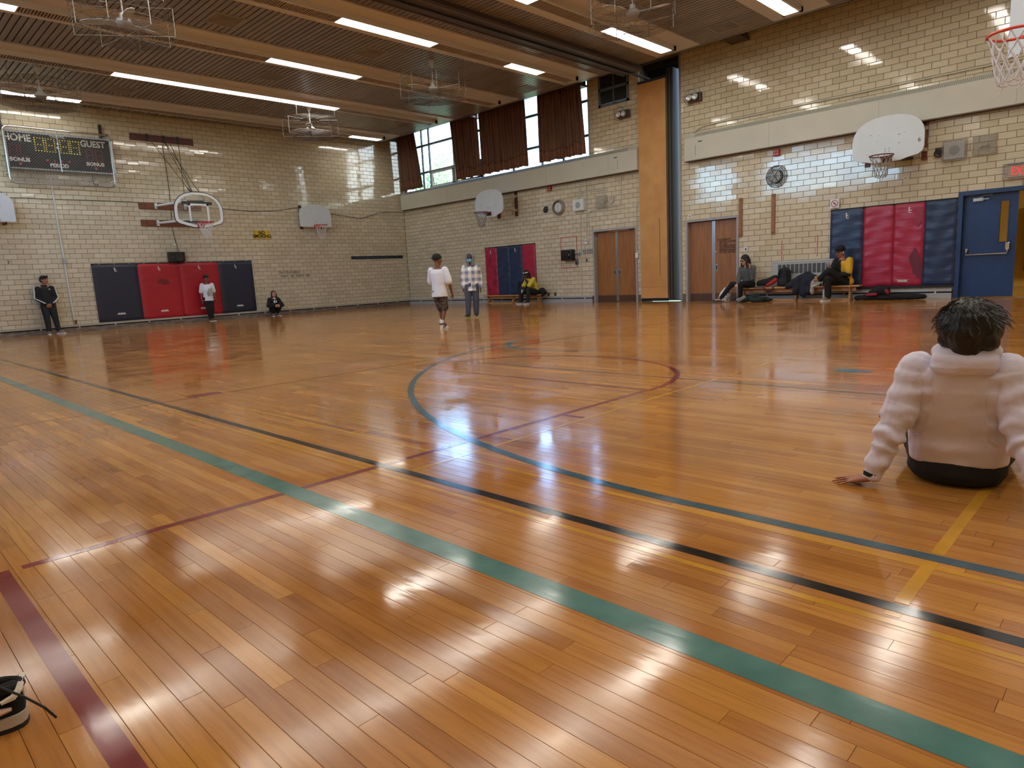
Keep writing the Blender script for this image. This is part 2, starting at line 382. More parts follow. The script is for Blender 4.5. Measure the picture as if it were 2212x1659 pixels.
# window wall masonry: the grout plane with its openings left out
rects = [(YD-.2, YA+.006, -.3, 7.3)]
for h in (D1, D2, D3, NICHE, WIN, VENT): rects = cut(rects, (h[0], h[1], h[2]-(1 if h[2] == 0 else 0), h[3]))
mb = MB()
for a, b, c, d in rects: mb.box((XB+.006, a, c), (XB+.30, b, d))
mb.build('backing', GROUT, wallB)
# lettering and marks on the scoreboard wall
INK = mat('marker_ink', '2a2824', .7); WHT = mat('white_print', 'e6e6e2', .6)
text('wall_lettering', 'The 5 S\'s of defense', .135, (11.27, YA-.003, 1.475), AR, UP, INK, wallA, 'LEFT', .75)
text('wall_lettering', 'TALKING   LEGS   POSITION   ARMS', .10, (11.33, YA-.003, 1.335), AR, UP, INK, wallA, 'LEFT', .72)
text('wall_lettering', '3', .14, (3.62, YA-.003, 1.99), AR, UP, INK, wallA)
# baseboard convectors with a dark air slot, along both walls
def baseboard(name, side, u0, u1):
    s = struct(name)
    P = (lambda u, o, z: (u, YA-o, z)) if side == 'A' else (lambda u, o, z: (XB-o, u, z))
    top, slot, low, br = MB(), MB(), MB(), []
    top.box(P(u0, 0, .150), P(u1, .075, .205)); slot.box(P(u0, 0, .0), P(u1, .03, .16)); low.box(P(u0, 0, 0), P(u1, .07, .118))
    top.build('cover', GREYM if side == 'B' else mat('baseboard_paint', 'b5b0a4', .4, var=.1, vscale=3), s); slot.build('air_slot', RUBBER, s)
    low.build('skirting', GREYM if side == 'B' else mat('scuffed_skirting', '8d8478', .45, var=.45, vscale=6, col2='5c5148', stretch=(1, 1, 3)), s)
    n = int((u1-u0)/.93)
    for i in range(n):
        u = u0+.3+i*.93; m = MB(); m.box(P(u-.012, .0, .112), P(u+.012, .078, .155)); m.build('bracket', WHITE, s)
baseboard('baseboard_left', 'A', 1.0, XB-.08); baseboard('baseboard_right', 'B', 12.90, YA)
baseboard('baseboard_front', 'B', 3.30, 8.10)

# floor
floor = struct('floor')
mb = MB(); mb.box((XC, YD, -.3), (XB, YA, -.012)); mb.box((XB, 1.22, -.3), (XB+7, 3.27, -.008)); mb.build('subfloor', GROUT, floor)
PW = .0571; rr = random.Random(5); PL = []
nrow = int((XB-.0+4.2)/PW)
for i in range(nrow):
    x0 = XB-(i+1)*PW; y = YD-rr.random()*1.2
    while y < YA:
        l = rr.choice((.45, .6, .75, .9, 1.1, 1.35, 1.6))*rr.uniform(.85, 1.15); a, b = max(y, YD), min(y+l, YA)
        if b-a > .05:
            ar = seen_area([(x0, a, 0), (x0+PW, a, 0), (x0+PW, b, 0), (x0, b, 0)]) if (x0 < 4.2 and a < 5) else 0
            PL.append((ar, x0, a, b, rr.gauss(0, .0005), rr.random(), rr.uniform(-.00006, .00006)))
        y += l
PL.sort(key=lambda t: -t[0])
def plank_verts(w, l, tilt, o):
    g = .00025; e = .0009
    top = [(-w/2+e, -l/2+e), (w/2-e, -l/2+e), (w/2-e, l/2-e), (-w/2+e, l/2-e)]; bot = [(-w/2+g, -l/2+g), (w/2-g, -l/2+g), (w/2-g, l/2-g), (-w/2+g, l/2-g)]
    return [(u, v, u*tilt+o) for u, v in top]+[(u, v, -.0012) for u, v in bot]
PF = ((0, 1, 2, 3), (0, 4, 5, 1), (1, 5, 6, 2), (2, 6, 7, 3), (3, 7, 4, 0))
mb = MB(); unit = MB(); unit.v = plank_verts(PW, 1.0, 0, 0); [unit.add(q) for q in PF]
pm = unit.mesh('plank'); pm.materials.append(PLANK)
for n, (ar, x0, a, b, tilt, tn, o) in enumerate(PL):
    cx, cy = x0+PW/2, (a+b)/2
    if n < 300 and ar > 0:
        p = bpy.data.objects.new('plank', pm); C.objects.link(p); p.parent = floor; p.location = (cx, cy, o); p.scale = (1, b-a, 1); p.rotation_euler = (0, -tilt, 0)
    else:
        k = len(mb.v); mb.v += [(cx+u, cy+v, z) for u, v, z in plank_verts(PW, b-a, tilt, o)]; mb.tint = tn
        for q in PF: mb.add(tuple(k+i for i in q))
stuff(mb.build('remaining_planks', PLANK, floor, tint=True))
# painted court lines (flat paint films)
LT = .0007
_ln = [0]
def lift(): _ln[0] += 1; return LT+_ln[0]*.000018
def line(col, x0, y0, x1, y1): m = MB(); h_ = lift(); m.box((x0, y0, h_-.0004), (x1, y1, h_)); m.build('court_line', paint('paint_'+col[0], col[1]), floor)
TEAL, BLK, BLU, YEL, MAR = ('teal', '4f7a74'), ('black', '20211f'), ('blue', '3f5a66'), ('yellow', 'c08d2f'), ('maroon', '7e3434')
line(TEAL, 1.375, YD, 1.475, YA-.3); line(BLK, 1.915, YD, 1.965, YA-.3); line(YEL, 1.838, YD, 1.866, YA-1)
line(YEL, 2.262, YD, 2.288, YA-2); line(BLU, 2.325, YD, 2.382, 1.32)
line(YEL, 2.392, .448, 16, .487); line(YEL, 1.975, .448, 2.318, .487); line(YEL, 1.885, .448, 1.912, .487)
line(MAR, .36, 2.895, 1.375, 2.938); line(MAR, 1.475, 2.895, 1.915, 2.938); line(MAR, 1.965, 2.895, 4.45, 2.938)
line(MAR, .268, YD, .322, 2.93); line(YEL, 1.97, 2.685, 9.3, 2.71); line(MAR, 4.485, 2.93, 4.52, 5.9); line(MAR, 3.40, 2.72, 3.435, 2.90)
line(('grey', '46534f'), 5.085, 1.3, 5.115, 9.0); line(('brown', '6b4a30'), .8, 6.335, 12, 6.355); line(YEL, 1.97, 6.365, 9, 6.385); line(MAR, 2.22, 6.33, 2.52, 6.50)
line(('cyan', '4b7f8e'), 6.02, 1.74, 6.17, 2.03); line(('cyan', '4b7f8e'), 6.3, 5.80, 6.34, 9.5)
def arc(col, cx, cy, R, w, a0, a1, n=48):
    m = MB(); rs = []; LT = lift()
    for i in range(n+1):
        t = math.radians(a0+(a1-a0)*i/n); c, s_ = math.cos(t), math.sin(t)
        rs.append([(cx+c*(R-w/2), cy+s_*(R-w/2), LT-.0004), (cx+c*(R+w/2), cy+s_*(R+w/2), LT-.0004), (cx+c*(R+w/2), cy+s_*(R+w/2), LT), (cx+c*(R-w/2), cy+s_*(R-w/2), LT)])
    m.rings(rs); m.build('court_line', paint('paint_'+col[0], col[1]), floor)
arc(BLU, 7.965, 1.32, 5.615, .056, 180, 104, 60)
arc(MAR, 4.50, 4.46, 1.555, .05, -90, 88, 40); arc(('cyan', '4b7f8e'), 7.55, 5.7, 1.28, .05, 60, 215, 24)

# ceiling: narrow metal slats with dark joints, long light rows, a lower partition header
ceil = struct('ceiling')
mb = MB(); mb.box((XC, YD, ZC+.05), (15.93, YA, ZC+.16)); mb.box((15.89, YD, ZC+.0), (15.93, YA, 7.05)); mb.box((15.89, YD, 7.0), (XB+.3, YA, 7.2)); mb.build('backing', mat('plenum_dark', '1c1816', .9), ceil)
SP = .1262; sb = MB(); x0s = []; x = 15.895
while x > XC: x0s.append(x); x -= SP
sm = MB(); k = .104; rs = []
for (dx, dz) in ((0, .03), (0, .004), (-.006, 0), (-k+.006, 0), (-k, .004), (-k, .03)): rs.append((dx, dz))
sm.rings([[(dx, YD, dz) for dx, dz in rs], [(dx, YA, dz) for dx, dz in rs]], True); sme = sm.mesh('slat'); sme.materials.append(SLAT)
for i, xs in enumerate(x0s):
    o = bpy.data.objects.new('slat', sme); C.objects.link(o); o.parent = ceil; o.location = (xs, 0, ZC); o.rotation_euler = (0, rr.gauss(0, .006), 0)
for i, yb in enumerate((3.2, 7.9, 12.95, 17.62)):                       # roof beam ends seen above the cove
    b = struct('trim_%d' % (i+1)); m = MB(); m.box((15.93, yb, 6.46), (XB, yb+.38, 7.0)); m.box((15.93, yb-.05, 6.40), (XB, yb+.43, 6.46)); m.build('beam_casing', mat('beam_brown', '51443d', .5, var=.15), b)
h = struct('trim_5'); hm = mat('partition_header', '51494a', .45, var=.25, vscale=2, stretch=(.3, 3, 1))
m = MB(); m.box((XC, 10.42, 6.13), (16.0, 10.98, ZC+.02)); m.build('header_soffit', hm, h)
m = MB(); m.box((XC, 10.40, 6.11), (16.0, 10.43, 6.17)); m.box((XC, 10.955, 6.11), (16.0, 10.985, 6.17)); m.build('header_edge', mat('header_edge_metal', '74696a', .4, .3), h)
m = MB(); m.box((XC, 11.0, 6.19), (16.0, 11.06, ZC+.02)); m.build('slot', RUBBER, h); m = MB(); m.box((XC, 10.66, 6.09), (XB, 10.72, 6.135)); m.build('partition_track', mat('track_metal', '4a4344', .4, .6), h)

LENS = mat('lit_lens', 'fff6d8', .4, emit=(1.0, .955, .86), estr=LIGHT_L)
LOUV = mat('louvre_taupe', 'ab9a8c', .45); SLOT = mat('louvre_slot', '51473f', .8)
LIT = [(2, 3, 6, 7, 10, 11), (4, 5, 6, 7, 8, 9, 10, 11, 12), (0, 1, 2, 5, 6, 7, 8, 11, 12), (0, 1, 4, 5, 6, 7, 8, 9, 12, 13), (0, 1, 4, 5, 6, 7, 8, 9, 11, 12), (1, 4, 5, 8, 9, 10, 13, 14), (4, 5, 10, 11, 14, 15), (3, 4, 5, 6, 7, 12, 13), (0, 8, 9, 14)]
ROWN = ['nearest the camera, its end at the top right edge', 'passing the caged fan above the orange partition', 'just past the dark partition header', 'behind the third square ceiling panel', 'carrying the longest unbroken run of lit lenses', 'closest to the scoreboard wall']
lens_me = MB().box((-.59, -.148, -.004), (.59, .148, .012)).mesh('lens'); lens_me.materials.append(LENS)
gm = MB(); gm.box((-.59, -.148, .02), (.59, .148, .03)); gb = gm.mesh('louvre_back'); gb.materials.append(SLOT)
gm = MB()
for i in range(23): gm.box((-.59+i*.0515, -.148, -.004), (-.59+i*.0515+.024, .148, .02))
gl = gm.mesh('louvre'); gl.materials.append(LOUV)
for r in range(-3, 6):  # the rearmost pair of rows is unseen, added to brighten the near figure
    yc = 6.12+3.02*r; ln = thing('ceiling_light_row', 'long taupe ceiling light row '+(ROWN[r] if r >= 0 else 'over the camera, seen only in the floor'), 'ceiling light', (8, yc, ZC-.02)) if r >= 0 else thing('ceiling_light_row', ('long taupe ceiling light row reflected in the near floor', 'unseen ceiling light row added above the seated person for brightness', 'unseen ceiling light row added behind the seated person for brightness')[-1-r], 'ceiling light', (8, yc, ZC-.02))
    m = MB(); m.box((XC+.1, yc-.60, ZC-.03), (15.68, yc+.60, ZC+.03)); m.build('pan', PANM, ln)
    m = MB(); z0, z1 = ZC-.125, ZC-.03; ye = yc+.04
    m.box((XC+.1, ye-.21, z0), (15.32, ye-.152, z1)); m.box((XC+.1, ye+.152, z0), (15.32, ye+.21, z1)); m.box((15.22, ye-.21, z0), (15.32, ye+.21, z1)); m.box((XC+.1, ye-.152, z1-.03), (15.32, ye+.152, z1))
    m.build('housing', PANM, ln)
    for k in range(13):
        xc_ = 15.2-1.2*k-.6; lit = k in LIT[r+3]
        o = bpy.data.objects.new('lens' if lit else 'louvre', lens_me if lit else gl); C.objects.link(o); o.parent = ln; o.location = (xc_-8, .04, z0+.006-(ZC-.02))
        if not lit: p = bpy.data.objects.new('louvre_back', gb); C.objects.link(p); p.parent = o

# square ceiling panels
PNL = mat('ceiling_panel_grey', '8f857d', .6, var=.3, vscale=3, col2='6d645e'); PFR = mat('ceiling_panel_frame', 'a79d95', .5); DKP = mat('ceiling_panel_dark', '3e4a50', .4)
for (cx, cy, d, lab) in [(6.40, 13.84, 0, 'grey square ceiling panel between the caged fan and the header, upper left'), (6.27, 20.0, 0, 'grey square ceiling panel above the left of the hanging hoop board'), (9.78, 13.77, 0, 'grey square ceiling panel with a cross stain at the middle of the ceiling'),
        (9.69, 19.97, 0, 'grey square ceiling panel below the longest lamp run'), (8.81, 16.73, 2, 'slate square ceiling panel flush with the slats left of centre'), (13.41, 16.56, 1, 'dark square ceiling panel under the blue glare near the window'),
        (15.1, 13.73, 0, 'grey square ceiling panel shining near the curtain tops'), (15.05, 19.8, 0, 'pale square ceiling panel close to the far window corner'), (15.1, 7.62, 0, 'grey square ceiling panel above the right hand tiled wall')]:
    t = thing('ceiling_panel', lab, 'ceiling panel', (cx, cy, ZC)); m = MB(); m.box((cx-.28, cy-.28, ZC-.006), (cx+.28, cy+.28, ZC+.01)); m.build('face', (PNL, DKP, mat('ceiling_panel_slate', '6a6664', .5))[d], t)
    m = MB()
    for a, b in (((-.305, -.305), (.305, -.28)), ((-.305, .28), (.305, .305)), ((-.305, -.28), (-.28, .28)), ((.28, -.28), (.305, .28))): m.box((cx+a[0], cy+a[1], ZC-.012), (cx+b[0], cy+b[1], ZC+.01))
    m.build('frame', DKP if d == 1 else PFR, t)

# walls behind the camera (seen only as reflections and light)
for nm in ('wall_back', 'wall_front'):
    w = struct(nm); m = MB()
    if nm == 'wall_front': m.box((XC-.25, YD-.25, -.2), (XB+.3, YD, 7.3))
    else:
        for q in ((YD, YA, -.2, 4.35), (YD, YA, 6.30, 7.3), (YD, 9.0, 4.35, 6.30), (15.4, 17.0, 4.35, 6.30), (19.2, YA, 4.35, 6.30)): m.box((XC-.25, q[0], q[2]), (XC, q[1], q[3]))
    m.build('masonry', mat('plain_cream_masonry', 'c9bd9c', .35), w)
w2 = struct('window_3'); m = MB()
for i in range(11): y = 9.0+i*1.24; m.box((XC-.15, y-.03, 4.35), (XC-.08, y+.03, 6.30))
for z in (4.37, 5.0, 6.0, 6.28): m.box((XC-.15, 9.0, z-.025), (XC-.08, 21.4, z+.025))
m.build('frame', WHITE, w2)

# the window in the right wall: steel sash with panes, four pleated curtains
win = struct('window_1'); FR = mat('sash_paint', '8f9fb0', .4)
GLS = mat('window_glass', 'ffffff', .02, trans=1.0); GLS.node_tree.nodes['Principled BSDF'].inputs['IOR'].default_value = 1.02
us = [22.2, 21.05, 20.62, 19.22, 17.72, 16.2, 14.9, 14.0, 12.92]; vs = [4.42, 5.06, 6.06, 6.85]
XW = XB+.14
m = MB()
for z in (4.42, 6.85): m.box((XW-.05, 12.92, z-.03), (XW+.05, 22.2, z+.03))
for u in (12.92, 22.2): m.box((XW-.05, u-.03, 4.42), (XW+.05, u+.03, 6.85))
m.build('frame', FR, win)
for u in us[1:-1]: m = MB(); m.box((XW-.045, u-.035, 4.42), (XW+.045, u+.035, 6.85)); m.build('mullion', FR, win)
for z in vs[1:-1]: m = MB(); m.box((XW-.04, 12.92, z-.035), (XW+.04, 22.2, z+.035)); m.build('transom', FR, win)
m = MB(); m.box((XB-.02, 12.92, 4.36), (XB+.25, 22.2, 4.43)); m.build('sill', GREYM, win)
for i in range(len(us)-1):
    for j in range(3): m = MB(); m.box((XW-.004, us[i+1]+.035, vs[j]+.03), (XW+.004, us[i]-.035, vs[j+1]-.03)); m.build('pane', GLS, win)
for (a, b) in ((20.62, 19.22), (19.22, 17.72)):                          # opening lower sashes
    m = MB(); a_, b_ = a-.06, b+.06
    for q in (((b_, 4.47), (b_+.05, 5.0)), ((a_-.05, 4.47), (a_, 5.0)), ((b_, 4.47), (a_, 4.52)), ((b_, 4.96), (a_, 5.01))): m.box((XW-.07, q[0][0], q[0][1]), (XW-.01, q[1][0], q[1][1]))
    m.build('opening_sash', WHITE, win)
vent = struct('window_2'); dk = mat('dark_glass_panel', '2e3338', .25)
m = MB()
for (a, b) in ((11.50, 11.93), (11.97, 12.42)):
    for (c, d) in ((5.80, 6.16), (6.22, 6.56)): m2 = MB(); m2.box((XB+.01, a, c), (XB+.04, b, d)); m2.build('pane', dk, vent)
for q in ((11.42, 5.72, 11.50, 6.6), (12.42, 5.72, 12.50, 6.6), (11.93, 5.72, 11.97, 6.6)): m.box((XB-.01, q[0], q[1]), (XB+.06, q[2], q[3]))
for z in (5.72, 6.16, 6.56): m.box((XB-.01, 11.42, z), (XB+.06, 12.5, z+.07))
m.build('frame', mat('vent_frame', '75808a', .4, .4), vent)
def curtain_mat():
    m, N, L, b = node_mat('brown_curtain')
    g = N.new('ShaderNodeNewGeometry'); sp = N.new('ShaderNodeSeparateXYZ'); L.new(g.outputs['Position'], sp.inputs[0])
    mp = N.new('ShaderNodeMapping'); mp.inputs['Scale'].default_value = (3, 3, .5); L.new(g.outputs['Position'], mp.inputs[0])
    n = N.new('ShaderNodeTexNoise'); n.inputs['Scale'].default_value = 2.2; n.inputs['Detail'].default_value = 5; L.new(mp.outputs[0], n.inputs['Vector'])
    r = ramp(N, [(.3, '806056'), (.55, '936d5c'), (.75, 'a47d68')]); L.new(n.outputs['Fac'], r.inputs[0])
    # water marks along the hem
    n2 = N.new('ShaderNodeTexNoise'); n2.inputs['Scale'].default_value = 3.0; n2.inputs['Detail'].default_value = 4; L.new(g.outputs['Position'], n2.inputs['Vector'])
    hgt = math_node(N, L, 'SUBTRACT', sp.outputs[2], math_node(N, L, 'MULTIPLY', n2.outputs['Fac'], .55))
    st = ramp(N, [(.0, (1.25, 1.15, 1.05)), (.44, (1.22, 1.12, 1.0)), (.475, (.55, .5, .5)), (.52, (1, 1, 1))])
    mr = N.new('ShaderNodeMapRange'); mr.inputs['From Min'].default_value = 4.0; mr.inputs['From Max'].default_value = 5.1; L.new(hgt, mr.inputs[0]); L.new(mr.outputs[0], st.inputs[0])
    mx = N.new('ShaderNodeMix'); mx.data_type = 'RGBA'; mx.blend_type = 'MULTIPLY'; mx.inputs['Factor'].default_value = .8
    L.new(r.outputs[0], mx.inputs['A']); L.new(st.outputs[0], mx.inputs['B']); L.new(mx.outputs['Result'], b.inputs['Base Color'])
    b.inputs['Roughness'].default_value = .85
    tr = N.new('ShaderNodeBsdfTranslucent'); L.new(mx.outputs['Result'], tr.inputs[0]); ms = N.new('ShaderNodeMixShader'); ms.inputs[0].default_value = .42
    L.new(b.outputs[0], ms.inputs[1]); L.new(tr.outputs[0], ms.inputs[2]); L.new(ms.outputs[0], N['Material Output'].inputs[0])
    return m
CUR = curtain_mat()
def curtain(lab, yt0, yt1, yb0, yb1, seed):
    t = thing('curtain', lab, 'curtain', (XB-.26, (yb0+yb1)/2, 4.5), 'pleated brown window curtains'); r = random.Random(seed)
    n = int(abs(yb0-yb1)*60); m = MB(); rows = 9; ph = r.random()*6; k = []
    per = [r.uniform(.8, 1.25) for _ in range(200)]
    for i in range(n+1): k.append((k[-1] if k else 0)+2*PI*abs(yb0-yb1)/n/.145*per[i//12 % 200])
    for j in range(rows+1):
        v = j/rows; z = 4.50+(6.62-4.50)*v
        for i in range(n+1):
            u = i/n; y = (yb0+(yb1-yb0)*u)*(1-v)+(yt0+(yt1-yt0)*u)*v
            d = .045*math.sin(k[i]+ph+.35*math.sin(v*3+u*9))+.018*math.sin(k[i]*.41+v*2)
            zz = z-(.04+.014*math.sin(k[i]*.33+2) if j == 0 else 0)
            m.v.append((XB-.26+d, y, zz))
    for j in range(rows):
        for i in range(n): a = j*(n+1)+i; m.add((a, a+1, a+n+2, a+n+1))
    o = m.build('cloth', CUR, t, smooth=80); so = o.modifiers.new('thickness', 'SOLIDIFY'); so.thickness = .006
    b = MB(); b.tube([(XB-.26, yt0, 6.62), (XB-.26, yt1, 6.62)], .018, 6); b.build('rail', GREYM, t)
curtain('brown pleated curtain gathered against the scoreboard wall corner', 22.05, 21.05, 22.12, 20.72, 1)
curtain('narrow brown pleated curtain right of the bare window panes', 18.95, 17.55, 18.75, 17.45, 2)
curtain('wide brown pleated curtain in the middle of the window wall', 17.42, 15.2, 17.40, 15.16, 3)
curtain('water stained brown pleated curtain nearest the orange partition', 14.72, 12.98, 14.74, 12.86, 4)

# doors
DWOODM = mat('door_oak_veneer', 'a4703f', .38, var=.3, vscale=3.5, col2='8a5a30', stretch=(6, 6, .45)); FRAME = mat('door_frame_grey', 'a4a5ab', .4, var=.06); KICK = mat('kick_plate_brown', '5b3d2c', .4, var=.2, vscale=5)
def double_door(name, y0, y1, zt, writing):
    s = struct(name); fw = .055; xi = XB+.12
    m = MB(); m.box((XB-.02, y0, 0), (XB+.26, y0+fw, zt)); m.box((XB-.02, y1-fw, 0), (XB+.26, y1, zt)); m.box((XB-.02, y0+fw, zt-fw), (XB+.26, y1-fw, zt)); m.build('frame', FRAME, s)
    ym = (y0+y1)/2
    for sgn, a, b in ((-1, y0+fw+.004, ym-.002), (1, ym+.002, y1-fw-.004)):
        m = MB(); m.bbox((xi, a, .012), (xi+.045, b, zt-fw-.012), .002); lf = m.build('door_leaf', DWOODM, s)
        m = MB(); m.box((xi-.003, a+.005, .02), (xi, b-.005, .20)); m.build('kick_plate', KICK, lf)
        e = ym-.002 if sgn < 0 else ym+.002; m = MB(); m.box((xi-.004, e-sgn*0, .02), (xi, e+sgn*.042, zt-fw-.02)); m.build('edge_strip', STEEL, lf)
        hy = ym+sgn*.085
        if writing and sgn > 0: continue
        m = MB(); m.bbox((xi-.008, hy-.035, .80), (xi, hy+.035, .98), .003); m.build('pull_plate', STEEL, lf)
        m = MB(); m.bbox((xi-.011, hy-.016, .83), (xi-.006, hy+.016, .95), .002); m.build('pull_recess', BLACK, lf)
        for zz in (.3, 1.1, 1.95): m = MB(); yy = y0+fw if sgn < 0 else y1-fw; m.cyl((xi-.008, yy, zz-.06), (xi-.008, yy, zz+.06), .012, 8); m.build('hinge', STEEL, lf)
        if writing:
            m = MB(); m.lathe((xi, hy+.02, 1.30), BN, [(0, .03), (.02, .03), (.025, .022), (.03, 0)], 14); m.build('lock_cylinder', STEEL, lf)
            for i, tx in enumerate(('STUDENTS', 'ARE NOT ALLOWED', 'INTO THE', 'EQUIPMENT ROOM', 'UNLESS THEY HAVE', 'PERMISSION FROM A', 'PHYS. ED. TEACHER')):
                text('handwriting', tx, .060 if i else .078, (xi-.004, ym-.11-(.05 if i else 0), 1.615-.0555*i), BR, UP, INK, lf, 'LEFT', .86 if i else 1.0, .001, .0012)
    m = MB(); m.box((XB+.27, y0-.05, -.1), (XB+.32, y1+.05, zt+.1)); m.box((xi-.02, y0, -.008), (xi+.16, y1, .011)); m.build('threshold_and_light_block', mat('threshold_and_block_dark', '3b342d', .6), s)  # sill, plus an unseen panel added behind the leaves to block outside light
    return s
d1 = double_door('door_1', D1[0], D1[1], D1[3], False)
m = MB(); m.box((XB+.06, 11.55, 2.105), (XB+.13, 12.33, 2.135)); m.build('closer_rail', BENCH, d1)
double_door('door_2', D2[0], D2[1], D2[3], True)
NAVY = mat('door_blue_paint', '1d4478', .32, var=.22, vscale=3.5, bump=.05, bscale=60)
d3 = struct('door_3')
m = MB(); m.box((XB-.03, 3.19, 0), (XB+.20, 3.27, 2.2)); m.box((XB-.03, 1.22, 2.12), (XB+.2, 3.19, 2.2)); m.box((XB-.03, 1.22, 0), (XB+.2, 1.30, 2.12)); m.build('frame', NAVY, d3)
xi = XB+.10; m = MB()                                                  # leaf with a vision pane
m.box((xi, 2.27, .02), (xi+.045, 3.185, 1.13)); m.box((xi, 2.27, 1.13), (xi+.045, 2.42, 2.115)); m.box((xi, 2.56, 1.13), (xi+.045, 3.185, 2.115)); m.box((xi, 2.42, 1.95), (xi+.045, 2.56, 2.115)); lf = m.build('door_leaf', NAVY, d3)
m = MB()
for q in ((2.405, 1.12, 2.42, 1.96), (2.56, 1.12, 2.575, 1.96), (2.405, 1.12, 2.575, 1.135), (2.405, 1.945, 2.575, 1.96)): m.box((xi-.012, q[0], q[1]), (xi+.05, q[2], q[3]))
m.build('pane_frame', NAVY, lf)
m = MB(); m.box((xi+.02, 2.42, 1.13), (xi+.026, 2.56, 1.95)); m.build('vision_pane', GLS, lf)
m = MB(); m.bbox((xi-.05, 2.85, 1.98), (xi, 3.03, 2.05), .008); m.cyl((xi-.03, 2.76, 2.015), (xi-.03, 2.86, 2.015), .014, 8); m.tube([(xi-.04, 2.93, 2.05), (xi-.06, 2.85, 2.085), (xi-.02, 2.70, 2.10)], .01, 6); m.build('door_closer', mat('closer_silver', 'b7c3cf', .3, .7), lf)
m = MB(); m.tube([(xi, 3.10, .99), (xi-.06, 3.10, .97), (xi-.075, 3.10, .90), (xi-.075, 2.40, .90), (xi-.06, 2.40, .97), (xi, 2.40, 1.0)], .016, 10); m.build('push_bar', CHROME, lf)
m = MB(); m.bbox((xi-.06, 2.365, .97), (xi, 2.435, 1.12), .01); m.bbox((xi-.045, 3.075, .97), (xi, 3.125, 1.03), .008); m.build('bar_bracket', CHROME, lf)
# the lit corridor beyond it
cor = struct('trim_6'); CW = mat('corridor_wall', 'c9ac68', .5, var=.1)
m = MB(); m.box((XB+5.0, -2.5, 0), (XB+5.2, 6.0, 3.0)); m.box((XB+.3, 3.9, 0), (XB+5.0, 4.0, 3.0)); m.box((XB+.3, -2.5, 0), (XB+5, -2.4, 3.0)); m.build('corridor_wall', CW, cor)
m = MB(); m.box((XB+.3, -2.5, 2.7), (XB+5.2, 4.0, 2.9)); m.build('corridor_ceiling', WHITE, cor)
m = MB(); m.box((XB+.3, -2.5, -.2), (XB+5.2, 4.0, -.004)); m.build('corridor_floor', mat('corridor_floor', 'a98a4c', .3, var=.2), cor)
m = MB(); m.box((XB+1.6, .2, 2.66), (XB+2.8, .5, 2.69)); m.build('corridor_lamp', mat('corridor_lamp', 'ffffff', .5, emit=(1, .82, .48), estr=75), cor)
LOCK = mat('locker_grey', '5d5d58', .45, var=.12); LK2 = mat('locker_slot', '2a2a28', .7)
for i in range(5):
    y = 1.3+i*.31
    t = thing('locker', 'grey corridor locker glimpsed past the blue door', 'locker', (XB+4.85, y, .5), 'corridor lockers')
    m = MB(); m.bbox((XB+4.7, y-.15, .42), (XB+5.0, y+.15, 2.05), .006); m.build('body', LOCK, t)
    for z0 in (.46, 1.26): m = MB(); m.bbox((XB+4.685, y-.14, z0), (XB+4.7, y+.14, z0+.75), .004); dd = m.build('locker_door', LOCK, t); m = MB(); [m.box((XB+4.68, y-.07, z0+.5+q*.05), (XB+4.686, y+.07, z0+.52+q*.05)) for q in range(4)]; m.build('vent_slots', LK2, dd)

# folding partition stacked in its niche
t = thing('folding_partition', 'tall orange folding partition stacked beside the grey double doors', 'partition', (XB-.2, 10.45, 0))
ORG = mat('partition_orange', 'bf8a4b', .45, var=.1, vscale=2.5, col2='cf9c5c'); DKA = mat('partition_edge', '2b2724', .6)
pf = XB-.12
m = MB(); m.bbox((pf, 10.17, .10), (pf+.06, 11.06, 6.03), .006); m.build('face_panel', ORG, t)
m = MB(); m.box((pf+.002, 10.17, 6.03), (pf+.07, 11.06, 6.10)); m.build('top_rail', mat('partition_rail', '4c4a4b', .4, .6), t)
m = MB(); m.box((pf+.002, 10.18, .02), (pf+.07, 11.06, .09)); m.build('bottom_seal', RUBBER, t)
m = MB(); m.box((pf-.004, 10.40, .75), (pf, 10.415, 2.35)); m.build('scuff', mat('partition_scuff', '6b4426', .6), t)
m = MB(); m.box((pf-.003, 10.17, .42), (pf, 11.06, .43)); m.build('seam', mat('partition_seam', '93662f', .6), t)
for i in range(5):
    y = 10.13-i*.045; m = MB(); m.box((pf+.01+.012*(i % 2), y-.012, .05), (pf+.5, y+.020, 6.25)); m.build('stacked_panel_edge', DKA if i % 2 else mat('partition_edge_grey', '4a443f', .5), t)
ntr = struct('trim_7')
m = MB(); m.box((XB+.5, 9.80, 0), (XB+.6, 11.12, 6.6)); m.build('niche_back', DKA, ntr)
m = MB(); m.box((XB-.015, 9.765, 0), (XB+.05, 9.82, 6.62)); m.build('niche_trim', mat('niche_trim', '9a938a', .45), ntr)
m = MB(); m.box((XB-.015, 11.09, 0), (XB+.05, 11.13, 6.62)); m.build('niche_trim', mat('niche_trim_light', 'c4c6c4', .4), ntr)
m = MB(); m.box((XB-.03, 11.075, 0), (XB+.02, 11.092, 6.0)); m.build('niche_seal', RUBBER, ntr)
m = MB(); m.box((XB+.3, 9.7, 6.5), (XB+.6, 11.2, 7.2)); m.box((XB+.3, 9.7, -.1), (XB+.35, 9.8, 7)); m.box((XB+.3, 11.12, -.1), (XB+.6, 11.2, 7)); m.build('niche_side', DKA, ntr)

